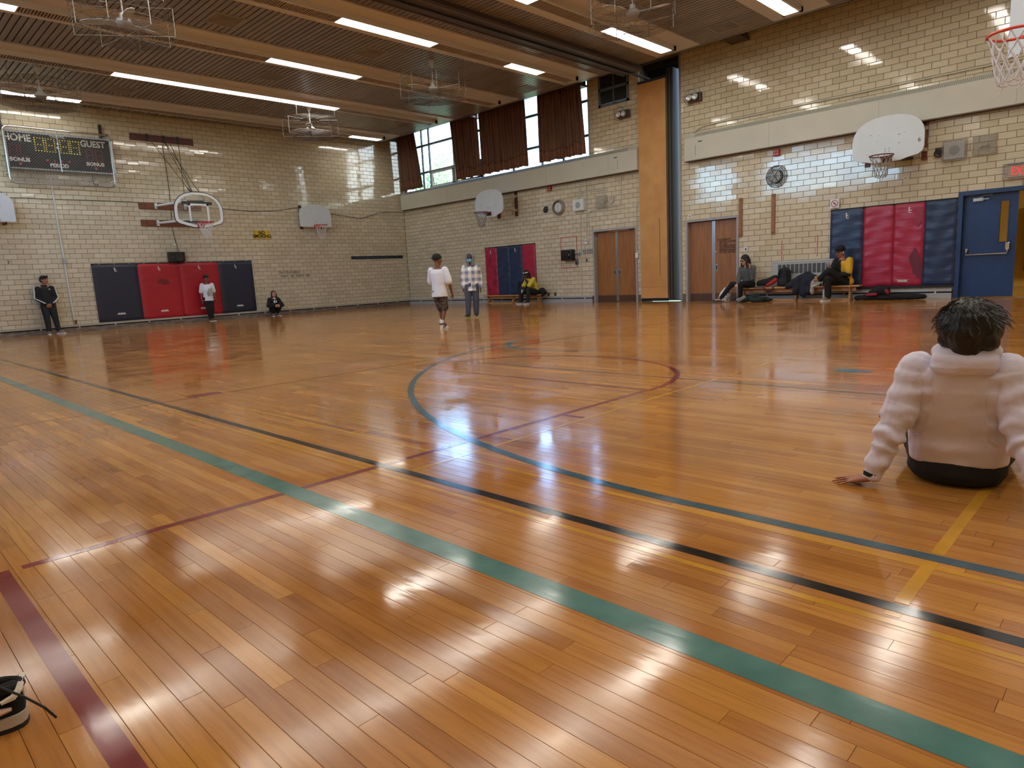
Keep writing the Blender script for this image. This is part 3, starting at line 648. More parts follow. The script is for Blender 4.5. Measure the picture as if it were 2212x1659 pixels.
# long convector enclosures above the doors
def convector(lab, y0, y1, z0, z1):
    t = thing('convector_cover', lab, 'heater', (XB-.1, (y0+y1)/2, z0)); d = .19
    secs = [(-.0, z0), (-d+.015, z0), (-d, z0+.015), (-d, z1-.12), (-.06, z1), (0, z1)]
    m = MB(); m.rings([[(XB+a, y, z) for a, z in secs] for y in (y0, y1)]); m.build('casing', CREAM, t, smooth=25)
    m = MB(); n = int((y1-y0-.6)/.035)                                    # grille slots on the sloping top
    for i in range(n):
        y = y0+.35+i*.035; a, b = Vector((XB-d+.012, y, z1-.108)), Vector((XB-.078, y, z1-.018)); nn = Vector((-.66, 0, .75))*.0025
        m.obox((a+b)/2+nn, (b-a)/2, (0, .006, 0), nn)
    m.build('grille', mat('grille_slot', '8f8d82', .6), t)
    y = y0+1.0
    while y < y1-1: m = MB(); m.box((XB-d-.002, y-.004, z0+.02), (XB-d+.001, y+.004, z1-.125)); m.build('panel_joint', mat('joint_grey', 'a5a499', .6), t); y += 2.44  # panel joints drawn as narrow strips darker than the casing
    m = MB(); m.box((XB-d+.01, y0+.01, z0-.014), (XB-.02, y1-.01, z0)); m.build('lower_edge', mat('maroon_edge', '40211f', .5), t)
    return t
c1 = convector('long cream convector cover under the curtained window', 11.07, 22.25, 3.745, 4.43)
c2 = convector('long cream convector cover above the blue door and right mats', -3.5, 9.57, 3.735, 4.44)
for c, y in ((c1, 11.75), (c2, 9.05)): m = MB(); m.box((XB-.195, y, 4.18), (XB-.19, y+.11, 4.205)); m.build('name_slot', BLACK, c); m = MB(); m.box((XB-.193, y-.02+(.0 if c is c1 else .2), 3.86), (XB-.19, y+.0+(.0 if c is c1 else .205), 4.12)); m.build('access_hatch_edge', mat('joint_grey'), c)
t = thing('conduit', 'thin pale pipe running along the wall just over the right convector', 'pipe', (XB-.03, 3, 4.6)); pts = [onB(1493, 290, .03)]
pts = [Vector((XB-.05, 9.40, 4.43)), Vector((XB-.03, 9.25, 4.55)), Vector((XB-.03, 9.05, 4.60)), Vector((XB-.03, -3, 4.60))]
m = MB(); m.tube(pts, .016, 8); m.build('pipe', CREAM, t)
for i in range(6): y = 8-i*2.0; m = MB(); m.box((XB-.05, y-.012, 4.575), (XB, y+.012, 4.625)); m.build('pipe_clip', GREYM, t)
# outside: lawn and trees that show through the panes
g = struct('ground'); m = MB(); m.box((XB+.3, -60, -.6), (XB+120, 90, -.35)); m.build('lawn', mat('lawn', '6d7d4a', .9, var=.3, vscale=.6), g)
LEAF = mat('tree_leaf', '7f9a55', .6, var=.35, vscale=3); BARK = mat('tree_bark', '6b5a48', .9, var=.3, bump=.4)
def tree(lab, x, y, h, R, n, seed):
    t = thing('tree', lab, 'tree', (x, y, -.4)); r = random.Random(seed); m = MB(); m.tube([(x, y, -.4), (x+.1, y, h*.4), (x-.1, y+.2, h*.8)], [.28, .2, .06], 9)
    for i in range(14):
        a = r.uniform(0, 6.28); z = h*r.uniform(.35, .7); m.tube([(x, y, z), (x+math.cos(a)*R*.5, y+math.sin(a)*R*.5, z+R*.3), (x+math.cos(a)*R*.85, y+math.sin(a)*R*.85, z+R*.45)], [.09, .05, .015], 5)
    m.build('trunk', BARK, t); m = MB()
    for i in range(n):
        v = Vector((r.gauss(0, 1), r.gauss(0, 1), r.gauss(0, 1))); v.normalize(); v *= R*r.random()**.45; c = Vector((x, y, h*.72))+Vector((v.x, v.y, v.z*.9)); a = Vector((r.gauss(0, 1), r.gauss(0, 1), r.gauss(0, 1))).normalized(); b = a.orthogonal().normalized(); s_ = r.uniform(.08, .16)
        m.v += [tuple(c-a*s_), tuple(c+b*s_*.5), tuple(c+a*s_), tuple(c-b*s_*.5)]; k = len(m.v); m.add((k-4, k-3, k-2, k-1))
    stuff(m.build('leaves', LEAF, t))
tree('leafy tree outside the bare left window pane', 30.0, 36.0, 9.5, 3.0, 5200, 3)
tree('low bushy tree seen through the bottom window panes', 27.0, 28.0, 5.4, 2.7, 6500, 4)
# ------------------------------------------------------------------ things on the walls
EMR = mat('red_led_off', '8a2f2c', .35); EMY = mat('yellow_led', 'e8d44a', .35, emit='e8d44a', estr=.25); ORL = mat('orange_lamp', 'd06a45', .35); SBK = mat('scoreboard_black', '1c1f24', .45); ALU = mat('aluminium_trim', 'aab6bf', .35, .7)
sb = thing('scoreboard', 'black electronic scoreboard behind a chain link guard', 'scoreboard', (5.2, YA-.1, 4.9))
ys = YA-.22
m = MB(); m.bbox((3.97, ys, 4.45), (6.45, YA-.02, 5.38), .01); m.build('cabinet', SBK, sb)
m = MB()
for a, b in (((3.95, 4.43), (6.47, 4.465)), ((3.95, 5.365), (6.47, 5.40)), ((3.93, 4.43), (3.975, 5.40)), ((6.435, 4.43), (6.475, 5.40))): m.box((a[0], ys-.012, a[1]), (b[0], YA-.02, b[1]))
m.build('trim_frame', ALU, sb)
def sp(x, y): p = onA(x, y, .225); return p
for s_, x, y, z, w in (('HOME', 36, 297, .25, .88), ('GUEST', 200, 312.5, .24, .86), ('BONUS', 43, 344.5, .135, 1.0), ('BONUS', 206.5, 355.5, .135, 1.0), ('PERIOD', 129, 358.5, .14, .92), ('TALENTIC', 123, 296.2, .085, .9)):
    text('lettering', s_, z, sp(x, y), AR, UP, WHT, sb, 'CENTER', w, .002, .006 if z > .1 else .002)
def digit(x, y, w, h, m_, segs='abcdefg'):
    c = sp(x, y); d = MB(); pts = set(); W_, H_ = 3, 6
    for s_ in segs: pts |= {'a': {(i, 6) for i in range(4)}, 'd': {(i, 0) for i in range(4)}, 'g': {(i, 3) for i in range(4)}, 'f': {(0, j) for j in range(3, 7)}, 'b': {(3, j) for j in range(3, 7)}, 'e': {(0, j) for j in range(4)}, 'c': {(3, j) for j in range(4)}}[s_]
    pl = MB(); pl.obox(c+AN*-.001, AR*(w/2+.02), UP*(h/2+.02), AN*.0015); pl = pl.build('digit', SBK, sb)
    for i, j in pts: d.lathe(c+Vector(((i/3-.5)*w, 0, (j/6-.5)*h)), AN, [(-.002, .017), (.006, .016), (.012, .008)], 8)
    stuff(d.build('digit_dots', m_, pl))
for x, y in ((85, 312), (109, 314.5), (139.5, 317.5), (162, 319.5)): digit(x, y, .20, .33, EMY)
for x, y, s_ in ((28.8, 323.5, 'abcdefg'), (51, 325.5, 'fed'), (194, 335.5, 'abcdefg'), (214, 337.5, 'abcdefg')): digit(x, y, .155, .28, EMR, s_)
for x, y in ((124.5, 311), (124.8, 319.5)): m = MB(); m.lathe(sp(x, y), AN, [(-.002, .03), (.008, .028), (.016, .012)], 12); m.build('colon_dot', WHT, sb)
for x, y in ((103, 347.3), (118.5, 348), (134, 349), (150.5, 350)): m = MB(); m.lathe(sp(x, y), AN, [(-.002, .034), (.01, .03), (.02, .012)], 12); m.build('period_lamp', mat('red_lamp', 'a8383a', .3), sb)
for x, y in ((44.5, 354), (208, 364)): m = MB(); m.lathe(sp(x, y), AN, [(-.002, .034), (.01, .03), (.02, .012)], 12); m.build('bonus_lamp', ORL, sb)
yg = YA-.40; gx0, gx1, gz0, gz1 = 3.90, 6.37, 4.03, 5.47                 # chain link guard
def rrect(x0, x1, z0, z1, r, y): 
    o = []
    for cx, cz, a in ((x1-r, z1-r, 0), (x0+r, z1-r, 90), (x0+r, z0+r, 180), (x1-r, z0+r, 270)):
        for i in range(5): t = math.radians(a+i*22.5); o.append(Vector((cx+r*math.cos(t), y, cz+r*math.sin(t))))
    return o
gd = MB(); gd.tube(rrect(gx0, gx1, gz0, gz1, .13, yg), .021, 8, True); g_ = gd.build('guard_frame', STEEL, sb)
m = MB()
for x in (gx0, gx1):
    for z in (gz0+.25, (gz0+gz1)/2, gz1-.2): m.cyl((x, yg, z), (x, YA, z), .014, 6)
m.cyl((5.1, yg, gz1), (5.1, yg, gz0+.35), .012, 6); m.build('guard_strut', STEEL, g_)
m = MB(); pit = .066
k = int((gx1-gx0+gz1-gz0)/pit)
for i in range(k):
    for sg in (1, -1):
        c = gx0-(gz1-gz0)+i*pit if sg > 0 else gx0+i*pit
        a = Vector((c, yg, gz0)); b = Vector((c+sg*(gz1-gz0), yg, gz1))
        lo, hi = min(a.x, b.x), max(a.x, b.x); t0, t1 = 0, 1; dx = b.x-a.x
        q0, q1 = (gx0-a.x)/dx, (gx1-a.x)/dx; t0, t1 = max(0, min(q0, q1)), min(1, max(q0, q1))
        if t1-t0 > .02: m.cyl(a.lerp(b, t0), a.lerp(b, t1), .0036, 4)
m2 = m; stuff(m2.build('chain_link', mat('mesh_wire', '77797d', .4, .5), g_))
for x in (3.93, 6.27): m = MB(); m.box((x-.03, YA-.10, 5.45), (x+.03, YA-.005, 5.82)); m.obox((x+.08, YA-.2, 5.50), (.012, 0, 0), (.09, .12, .05), (0, 0, .02)); m.build('hanging_bracket', BLACK, sb)
m = MB(); m.bbox((5.93, YA-.06, 4.17), (6.05, YA-.003, 4.25), .006); o = m.build('power_outlet', WHITE, sb); m = MB(); m.tube([(5.92, YA-.05, 4.44), (5.90, YA-.06, 4.25), (5.95, YA-.07, 4.12), (6.01, YA-.05, 4.11), (6.02, YA-.04, 4.2)], .008, 6); m.build('power_cord', RUBBER, sb)
t = thing('conduit', 'white pipe from the scoreboard down to a wall outlet', 'pipe', (4.9, YA-.03, .4)); m = MB(); m.tube([(4.88, YA-.03, 4.27), (4.90, YA-.03, 2.04), (4.92, YA-.03, .34)], .02, 8); m.build('pipe', WHITE, t)
m = MB(); m.bbox((4.87, YA-.07, 1.93), (4.97, YA-.004, 2.08), .006); m.build('switch_box', GREYM, t); m = MB(); m.bbox((4.91, YA-.05, .22), (4.99, YA-.004, .34), .004); o = m.build('outlet_box', BENCH, t); m = MB(); m.box((4.925, YA-.054, .24), (4.975, YA-.049, .28)); m.box((4.925, YA-.054, .29), (4.975, YA-.049, .325)); m.build('outlet_socket', BLACK, o)
t = thing('wall_outlet', 'small dark wall outlet beside the crouching girl', 'outlet', (11.0, YA-.01, .26)); m = MB(); m.bbox((10.965, YA-.014, .21), (11.035, YA-.003, .32), .003); o = m.build('plate', BLACK, t); m = MB(); m.box((10.985, YA-.018, .225), (11.015, YA-.013, .255)); m.box((10.985, YA-.018, .27), (11.015, YA-.013, .30)); m.build('socket', RUBBER, o)
t = thing('cable', 'slack dark cable strung along the scoreboard wall between the hoops', 'cable', (10, YA-.02, 3.6))
pts = [onA(x, y, .015) for x, y in ((17, 427), (60, 428), (100, 430), (200, 433), (298, 437), (430, 447), (495, 452), (540, 457), (600, 455), (645, 448), (715, 462), (780, 472), (800, 466), (820, 459), (850, 458), (870, 459))]
m = MB(); m.tube(pts, .008, 5); m.build('cable_run', RUBBER, t)
t = thing('no_smoking_sign', 'yellow NO SMOKING plate on the cream tiles', 'sign', (10.8, YA-.01, 2.76)); m = MB(); m.bbox((10.50, YA-.018, 2.635), (11.10, YA-.004, 2.905), .007); m.build('plate', mat('sign_yellow', 'd9b61f', .4, var=.12), t)
for s_, z in (('NO', 2.83), ('SMOKING', 2.715)): text('lettering', s_, .155, (10.80, YA-.02, z), AR, UP, BLACK, t, 'CENTER', .92, .001, .006)
m = MB()
for x in (10.55, 11.05): m.lathe((x, YA-.018, 2.86), AN, [(0, .014), (.004, .008)], 8)
m.build('screw', BLACK, t)
t = thing('mat_rail', 'long navy strip fixed to the wall near the room corner', 'rail', (15.45, YA-.02, 1.93)); m = MB(); m.bbox((14.25, YA-.03, 1.875), (16.66, YA-.004, 1.99), .006); m.build('strip', mat('navy_strip', '222a3a', .5), t); m = MB(); [m.lathe((14.5+i*.47, YA-.03, 1.93), AN, [(0, .012), (.004, .006)], 6) for i in range(5)]; m.build('screw', STEEL, t)
t = thing('wall_speaker', 'black speaker box standing on the top edge of the wall mats', 'speaker', (7.9, YA-.1, 2.05)); m = MB(); m.bbox((7.66, YA-.17, 1.915), (8.14, YA-.005, 2.215), .012); bx = m.build('cabinet', BLACK, t)
m = MB(); m.lathe((7.96, YA-.17, 2.06), AN, [(0, .11), (.008, .105), (.004, .03), (.012, 0)], 20); m.lathe((7.76, YA-.17, 2.06), AN, [(0, .05), (.008, .045), (.004, .01)], 16); m.build('driver', mat('speaker_cone', '2b2c30', .35), bx)
m = MB(); m.tube([(7.94, YA-.02, 5.45), (7.97, YA-.02, 4.1), (7.91, YA-.02, 2.9), (8.01, YA-.02, 2.22)], .007, 5); m.build('cable', RUBBER, t); m = MB(); m.bbox((7.86, YA-.05, 2.42), (7.96, YA-.004, 2.47), .004); m.build('junction_box', WHITE, t)

# padded wall mats
RED = mat('mat_red_vinyl', 'b3202f', .38, var=.18, vscale=2.2, bump=.10, bscale=5, stretch=(1, 1, 3)); NVY = mat('mat_navy_vinyl', '232a3b', .4, var=.15, vscale=3, bump=.10, bscale=5, stretch=(1, 1, 3))
RED2 = mat('mat_crimson_vinyl', 'b02748', .36, var=.2, vscale=2, bump=.35, bscale=4.5, stretch=(.6, .6, 4)); NV2 = mat('mat_blue_vinyl', '24395c', .36, var=.18, vscale=2.5, bump=.35, bscale=4.5, stretch=(.6, .6, 4))
EDGE = mat('mat_edge_black', '17171c', .6); STAIN = mat('mat_stain_vinyl', '6f1c33', .4, var=.2)
def wall_mat(side, u0, u1, z0, z1, th, m_, lab, logo, seed, grp, tagbar=True):
    P = (lambda u, o, z: Vector((u, YA-o, z))) if side == 'A' else (lambda u, o, z: Vector((XB-o, u, z)))
    rt, nn = (AR, AN) if side == 'A' else (BR, BN)
    t = thing('wall_mat', lab, 'wall mat', P((u0+u1)/2, .0, z0), grp); r = random.Random(seed); nx, nz = 18, 36; m = MB()
    ph = [r.uniform(0, 6.28) for _ in range(6)]; amp = .0022 if side == 'A' else .006
    for j in range(nz+1):
        for i in range(nx+1):
            a, b = i/nx, j/nz; e = min(a, 1-a)*(u1-u0); e2 = min(b, 1-b)*(z1-z0); rd = .028
            d = th-rd*(1-math.sqrt(max(0, 1-max(0, 1-min(e, rd)/rd)**2)))-rd*(1-math.sqrt(max(0, 1-max(0, 1-min(e2, rd)/rd)**2)))
            ed = 1-min(1, e/.25)
            wr = amp*(math.sin(b*46+ph[0]+2.2*math.sin(a*3+ph[1]))+.7*math.sin(b*83+ph[2]+3*a))*(.25+ed)+amp*.6*math.sin(a*9+b*12+ph[3])
            m.v.append(tuple(P(u0+(u1-u0)*a, max(.006, d+wr*(1 if min(e, e2) > .02 else 0)), z0+(z1-z0)*b)))
    for j in range(nz):
        for i in range(nx): a = j*(nx+1)+i; m.add((a, a+1, a+nx+2, a+nx+1))
    m.build('pad', m_, t, smooth=70)
    b = MB(); b.box(P(u0+.004, .0, z0+.004), P(u1-.004, th*.55, z1-.004)); b.build('backing_board', EDGE, t)
    if side == 'A': b = MB(); b.box(P(u0, 0, z1), P(u1, .03, z1+.035)); rl = b.build('mounting_strip', EDGE, t); b = MB(); [b.lathe(P(u0+(u1-u0)*(q+.5)/3, .03, z1+.018), nn, [(0, .012), (.006, .007)], 7) for q in range(3)]; b.build('screw', WHITE, rl)
    else: b = MB(); b.box(P(u0, 0, z0-.05), P(u1, .05, z0)); b.build('bottom_strip', EDGE, t); b = MB(); b.box(P(u0, 0, z1), P(u1, .04, z1+.02)); b.build('mounting_strip', EDGE, t)
    c = lambda a, z: P(u0+(u1-u0)*a if side == 'A' else u1-(u1-u0)*a, th+.006, z)
    if logo is not None:
        text('emblem', 'S', .10, c(logo, z1-.13), rt, UP, WHT, t, 'CENTER', .75, .001, .004); text('emblem', 'C', .09, c(logo+.02*(1.2/(u1-u0))**.5, z1-.185), rt, UP, WHT, t, 'CENTER', 1.0, .001, .003)
        if tagbar:
            b = MB(); q = .5
            for i in range(11): b.obox(c(q, z0+.22)+rt*((i-5)*.019), rt*.0075, UP*(.016+.006*(i % 3)), nn*.001)
            b.obox(c(q, z0+.195), rt*.115, UP*.005, nn*.001); b.build('printed_label', WHT, t)
    return t, P, rt, nn
G1 = 'padded mats under the hanging hoop board'
mA = []
for i, (a, b, m_, lab) in enumerate(((5.545, 6.755, NVY, 'navy padded wall mat at the left end of the row under the glass hoop board'), (6.757, 7.965, RED, 'red padded wall mat with one round dark stain'), (7.967, 9.165, RED, 'red padded wall mat behind the boy in the white shirt'), (9.167, 10.325, NVY, 'navy padded wall mat nearest the NO SMOKING sign'))):
    mA.append(wall_mat('A', a, b, .212, 1.875, .062, m_, lab, .48, i, G1))
def blotch(t, c, rt, up, nn, w, h, seed, m_=STAIN):
    r = random.Random(seed); poly = []
    for i in range(22): a = 2*PI*i/22; q = 1+.28*math.sin(a*2+seed)+.16*math.sin(a*5+seed*2)+r.uniform(-.06, .06); poly.append(Vector(c)+Vector(rt)*(math.cos(a)*w*q)+Vector(up)*(math.sin(a)*h*q))
    m = MB(); m.prism(poly, nn, .0015); m.build('stain', m_, t)
blotch(mA[1][0], (7.43, YA-.0655, 1.32), AR, UP, AN, .14, .11, 2, mat('round_stain', '7e1824', .45, var=.2)); 
for i in (0, 3): mA[i][0]['group'] = G1
us = [17.70, 17.09, 16.48, 15.87, 15.265]
for i, (m_, lab, lg) in enumerate(((RED2, 'crimson wall mat beside the boy in the plaid shirt', .5), (NV2, 'blue wall mat left of the seam behind the left bench', None), (NV2, 'blue wall mat with a small emblem behind the left bench', .5), (RED2, 'crimson wall mat behind the seated person with the white headband', None))):
    q = wall_mat('B', us[i+1], us[i]-.003, .25, 1.97, .055, m_, lab, lg, 10+i, 'padded mats behind the left bench', False)
    if i == 0: [blotch(q[0], (XB-.0625, y, z), BR, UP, BN, .06, .13, k, mat('crimson_stain', '8f2141', .4, var=.2)) for k, (y, z) in enumerate(((17.45, 1.5), (17.2, 1.1), (17.25, .75), (17.5, .45)))]
us = [5.83, 5.10, 4.475, 3.875, 3.28]
for i, (m_, lab, lg) in enumerate(((NV2, 'blue wall mat behind the person in the open yellow shirt', .5), (RED2, 'plain crimson wall mat right of the person in the open yellow shirt', None), (RED2, 'crimson wall mat with a large dark stain', .5), (NV2, 'blue wall mat beside the blue door frame', None))):
    q = wall_mat('B', us[i+1], us[i]-.006, .285, 2.08, .055, m_, lab, lg, 20+i, 'padded mats beside the blue door', False)
    if i == 2: blotch(q[0], (XB-.0625, 4.0, .78), BR, UP, BN, .105, .30, 3); blotch(q[0], (XB-.0625, 3.98, 1.78), BR, UP, BN, .09, .17, 5, mat('crimson_shade_stain', '9a2142', .4, var=.2)); m = MB(); [m.obox((XB-.0625, 4.16+i*.022, .40), (.0008, 0, 0), (0, .008, 0), (0, 0, .014)) for i in range(9)]; [m.obox((XB-.0625, 4.25, z), (.0008, 0, 0), (0, .13, 0), (0, 0, .003)) for z in (.375, .425)]; m.build('printed_label', WHT, q[0])

# basketball hoops
NETM = mat('net_cord', 'd8d8dc', .7); RIM = mat('rim_orange', 'c9392c', .4); RIMD = mat('rim_dark_red', '6d2322', .45)
def net(c, r0, r1, dep, nm=NETM, rad=.0045, seed=0, parent=None):
    m = MB(); n = 12; rows = 5; r = random.Random(seed); c = Vector(c); P = []
    for j in range(rows+1):
        v = j/rows; R = r0+(r1-r0)*(v**.7); z = -dep*v
        P.append([c+Vector((math.cos(2*PI*(i+.5*(j % 2))/n)*R+r.gauss(0, .006)*v, math.sin(2*PI*(i+.5*(j % 2))/n)*R+r.gauss(0, .006)*v, z+r.gauss(0, .008)*v)) for i in range(n)])
    for j in range(rows):
        for i in range(n):
            a = P[j][i]; k = i if j % 2 == 0 else (i+1) % n; k2 = (i-1) % n if j % 2 == 0 else i
            for q in (k, k2): b = P[j+1][q]; mid = (a+b)/2+Vector((0, 0, -.008)); m.tube([a, mid, b], rad, 4, cap=False)
    for i in range(n): a, b = P[rows][i], P[rows][(i+1) % n]; m.tube([a, (a+b)/2-Vector((0, 0, .012)), b], rad, 4)
    for i in (1, 7): a = P[rows][i]; m.tube([a, a+Vector((.01, .02, -.05)), a+Vector((-.02, .03, -.09))], rad, 4)
    return m.build('net', nm, parent)
def fan_outline(w, zc, zb, zs, zt, cw, flat=False):
    L = []
    if flat: L += [(-w+.03, zb), (-cw, zb), (cw, zb), (w-.03, zb), (w, zb+.03)]
    else: L += [(-w+.10, zb-.035), (-w*.6, (zb+zc)/2-.012), (-cw, zc), (cw, zc), (w*.6, (zb+zc)/2-.012), (w-.10, zb-.035), (w-.02, zb+.03), (w, zb+.12)]
    k = 20
    for i in range(k+1): a = PI*i/k; c_, s_ = math.cos(a), math.sin(a); L.append((w*math.copysign(abs(c_)**.82, c_), zs+(zt-zs)*abs(s_)**.92))
    if flat: L += [(-w, zb+.03)]
    else: L += [(-w, zb+.12), (-w+.02, zb+.03)]
    return L
def hoop(side, u, off, out, lab, board, rz, rimm, netm, posts, pz, glass=False, arms=True, rimlen=.15, bits=None, netd=.42):
    O = (lambda s_, o, z: Vector((u+s_, YA-o, z))) if side == 'A' else (lambda s_, o, z: Vector((XB-o, u-s_, z)))
    nn = AN if side == 'A' else BN; rt = AR if side == 'A' else BR
    t = thing('basketball_hoop', lab, 'basketball hoop', O(0, off, rz))
    if not glass:
        m = MB(); m.prism([O(s_, off, z) for s_, z in out], nn, .035); bd = m.build('backboard', board, t, smooth=35)
        m = MB(); r = random.Random(int(u*10))
        for i in range(9): a, z = r.uniform(-.45, .45), rz+r.uniform(.1, .6); m.obox(O(a, off+.0358, z), rt*r.uniform(.006, .03), UP*r.uniform(.004, .008), nn*.0006)
        for a in (-.04, .04): m.lathe(O(a, off+.035, rz+.12), nn, [(0, .012), (.004, .008)], 6); m.lathe(O(a, off+.035, rz+.17), nn, [(0, .012), (.004, .008)], 6)
        m.build('scuff_mark', mat('board_scuff', '7d7f86', .5), bd)
    else:
        inn = [(s_*.885, rz+.44+(z-rz-.44)*.86) for s_, z in out]
        m = MB(); m.prism([O(s_, off+.008, z) for s_, z in inn], nn, .012); m.build('glass', mat('backboard_glass', 'f4faff', .03, trans=.95, alpha=.25), t)
        m = MB(); k = len(out)
        m.rings([[O(a[0], off, a[1]), O(b[0], off, b[1]), O(b[0], off+.034, b[1]), O(a[0], off+.034, a[1])] for a, b in zip(out, inn)], False, True); m.build('white_border', WHITE, t)
        m = MB(); m.tube([O(s_*1.012, off+.015, rz+.44+(z-rz-.44)*1.015) for s_, z in out], .016, 6, True); m.build('edge_pad', mat('edge_pad_navy', '2c3448', .5), t)
        m = MB()
        for a, b in (((-.29, .52), (.29, .575)), ((-.29, .06), (-.235, .575)), ((.235, .06), (.29, .575))): m.box(O(a[0], off+.021, rz+a[1]), O(b[0], off+.027, rz+b[1]))
        m.build('target_square', WHITE, t)
    # rim, its plate and the cord net
    m = MB(); cR = O(0, off+.035+rimlen+.225, rz); m.torus(cR, UP, .225, .0125, 36, 8)
    m.box(O(-.08, off+.035, rz-.02), O(.08, off+.035+rimlen, rz+.008)); m.box(O(-.10, off+.033, rz-.10), O(.10, off+.043, rz+.03))
    for a in (-.07, .07): m.cyl(O(a, off+.04, rz-.09), O(a*1.2, off+.04+rimlen+.03, rz-.01), .009, 6)
    m.build('rim', rimm, t, smooth=50)
    net(cR-Vector((0, 0, .012)), .222, .10, netd, netm, .0048, int(abs(u)*7), t)
    if posts:
        for s_ in posts: m = MB(); m.box(O(s_-.05, 0, pz[0]), O(s_+.05, .045, pz[1])); p_ = m.build('wall_post', DWOOD if side == 'A' or abs(u-16.5) < 1 else WOOD, t); m = MB(); [m.lathe(O(s_, .045, z), nn, [(0, .02), (.006, .014)], 8) for z in (pz[0]+.06, (pz[0]+pz[1])/2, pz[1]-.06)]; m.build('bolt', BLACK, p_)
    if arms and posts:
        m = MB()
        for s_ in posts:
            e = s_*.8
            for z in (pz[0]+.2, pz[1]-.15): m.cyl(O(s_, .04, z), O(e, off, z), .02, 8); m.obox(O(s_, .05, z), rt*.055, UP*.035, nn*.012)
            m.cyl(O(s_, .06, pz[1]-.18), O(e, off, pz[0]+.25), .014, 6); m.box(O(e-.05, off-.03, rz-.05), O(e+.05, off, rz+.6))
        m.build('bracket_arm', mat('bracket_cream', 'b7ab99', .45), t)
    return t, O
BOARD = mat('backboard_white', 'd3dde6', .35, var=.05, vscale=3)
hoop('A', 12.72, .30, fan_outline(.62, 0, 3.03, 3.46, 3.815, .12, True), 'white fan backboard with red rim on the scoreboard wall near the corner', BOARD, 3.07, RIM, NETM, (-.41, .41), (2.98, 3.80), rimlen=.10)
hoop('A', 3.27, .30, fan_outline(.62, 0, 3.03, 3.48, 3.83, .12, True), 'white fan backboard cut by the left edge of the picture', BOARD, 3.05, RIM, NETM, (-.41, .41), (2.98, 3.83), rimlen=.10)
hoop('B', 16.47, .87, fan_outline(.67, 2.92, 3.06, 3.40, 3.82, .30), 'white fan backboard with dark red rim under the window convector', BOARD, 3.07, RIMD, mat('net_grey', '77787d', .7), (-.43, .43), (2.94, 3.74))
hoop('B', 4.50, .60, fan_outline(.69, 2.95, 3.06, 3.42, 3.89, .26), 'large white fan backboard marked 6 over the right mats', BOARD, 3.04, RIMD, mat('net_dirty', '9a9690', .7), (-.56, .56), (2.96, 3.75))
h6 = [o for o in C.objects if o.name.startswith('basketball_hoop')][-1]
text('number', '6', .12, (XB-.638, 4.50-.60, 3.30), BR, UP, mat('number_brown', '5c3a3a', .6), h6)
m = MB(); m.box((XB-.5, 4.15, 3.0), (XB-.02, 4.38, 3.12)); m.build('counterweight', mat('bracket_dark', '2b2622', .5), h6)
hg, O = hoop('A', 8.20, 1.50, fan_outline(.70, 2.85, 3.0, 3.30, 3.86, .20), 'clear glass fan backboard hung from cables on the scoreboard wall', BOARD, 2.96, mat('rim_bright_red', 'c8352e', .4), NETM, None, None, glass=True, rimlen=.15)
for z0, z1 in ((3.505, 3.70), (3.0, 3.185)): m = MB(); m.bbox((7.04, YA-.06, z0), (8.86, YA-.004, z1), .006); p_ = m.build('wall_plank', WOOD, hg); m = MB(); [m.lathe((x, YA-.06, (z0+z1)/2), AN, [(0, .018), (.005, .012)], 8) for x in (7.2, 7.72, 8.02, 8.7)]; m.build('bolt', BLACK, p_)
for x0, x1 in ((7.50, 7.87), (8.37, 8.43)):
    for z0, z1 in ((3.60, 3.60), (3.09, 3.06)):
        m = MB(); m.obox((x0, YA-.075, z0), (.035, 0, 0), (0, .02, 0), (0, 0, .085)); m.tube([(x0, YA-.09, z0), ((x0+x1)/2, YA-.8, (z0+z1)/2), (x1, YA-1.49, z1)], .034, 10); m.build('arm', WHITE, hg)
m = MB(); m.box((7.75, YA-1.50, 3.52), (8.62, YA-1.44, 3.60)); m.box((7.75, YA-1.50, 2.98), (8.62, YA-1.44, 3.04)); m.build('board_frame', mat('dark_frame', '3a4048', .45), hg)
m = MB(); m.bbox((7.045, YA-.05, 5.50), (8.86, YA-.004, 5.69), .006); tp = m.build('ceiling_plank', DWOOD, hg)
m = MB(); [m.box((x-.035, YA-.07, 5.49), (x+.035, YA-.045, 5.70)) for x in (7.52, 7.98, 8.40)]; m.build('cable_bracket', BLACK, tp)
P0_ = Vector((8.05, YA-1.45, 3.95)); m = MB()
for a, b in (((7.62, 5.50), (8.02, YA-1.45, 3.92)), ((8.0, 5.49), (8.10, YA-1.40, 3.90)), ((8.15, 5.49), (8.10, YA-1.45, 3.90)), ((8.40, 5.49), (7.92, YA-1.3, 3.62)), ((8.02, 5.49), (8.45, YA-1.45, 3.62))): m.tube([(a[0], YA-.06, a[1]), b], .009, 5)
m.tube([(7.92, YA-1.3, 3.62), (8.45, YA-1.45, 3.62)], .022, 6); m.tube([(7.98, YA-1.44, 3.98), (8.16, YA-1.40, 3.80)], .02, 6); m.build('suspension_cable', mat('cable_dark', '3a3836', .5), hg)
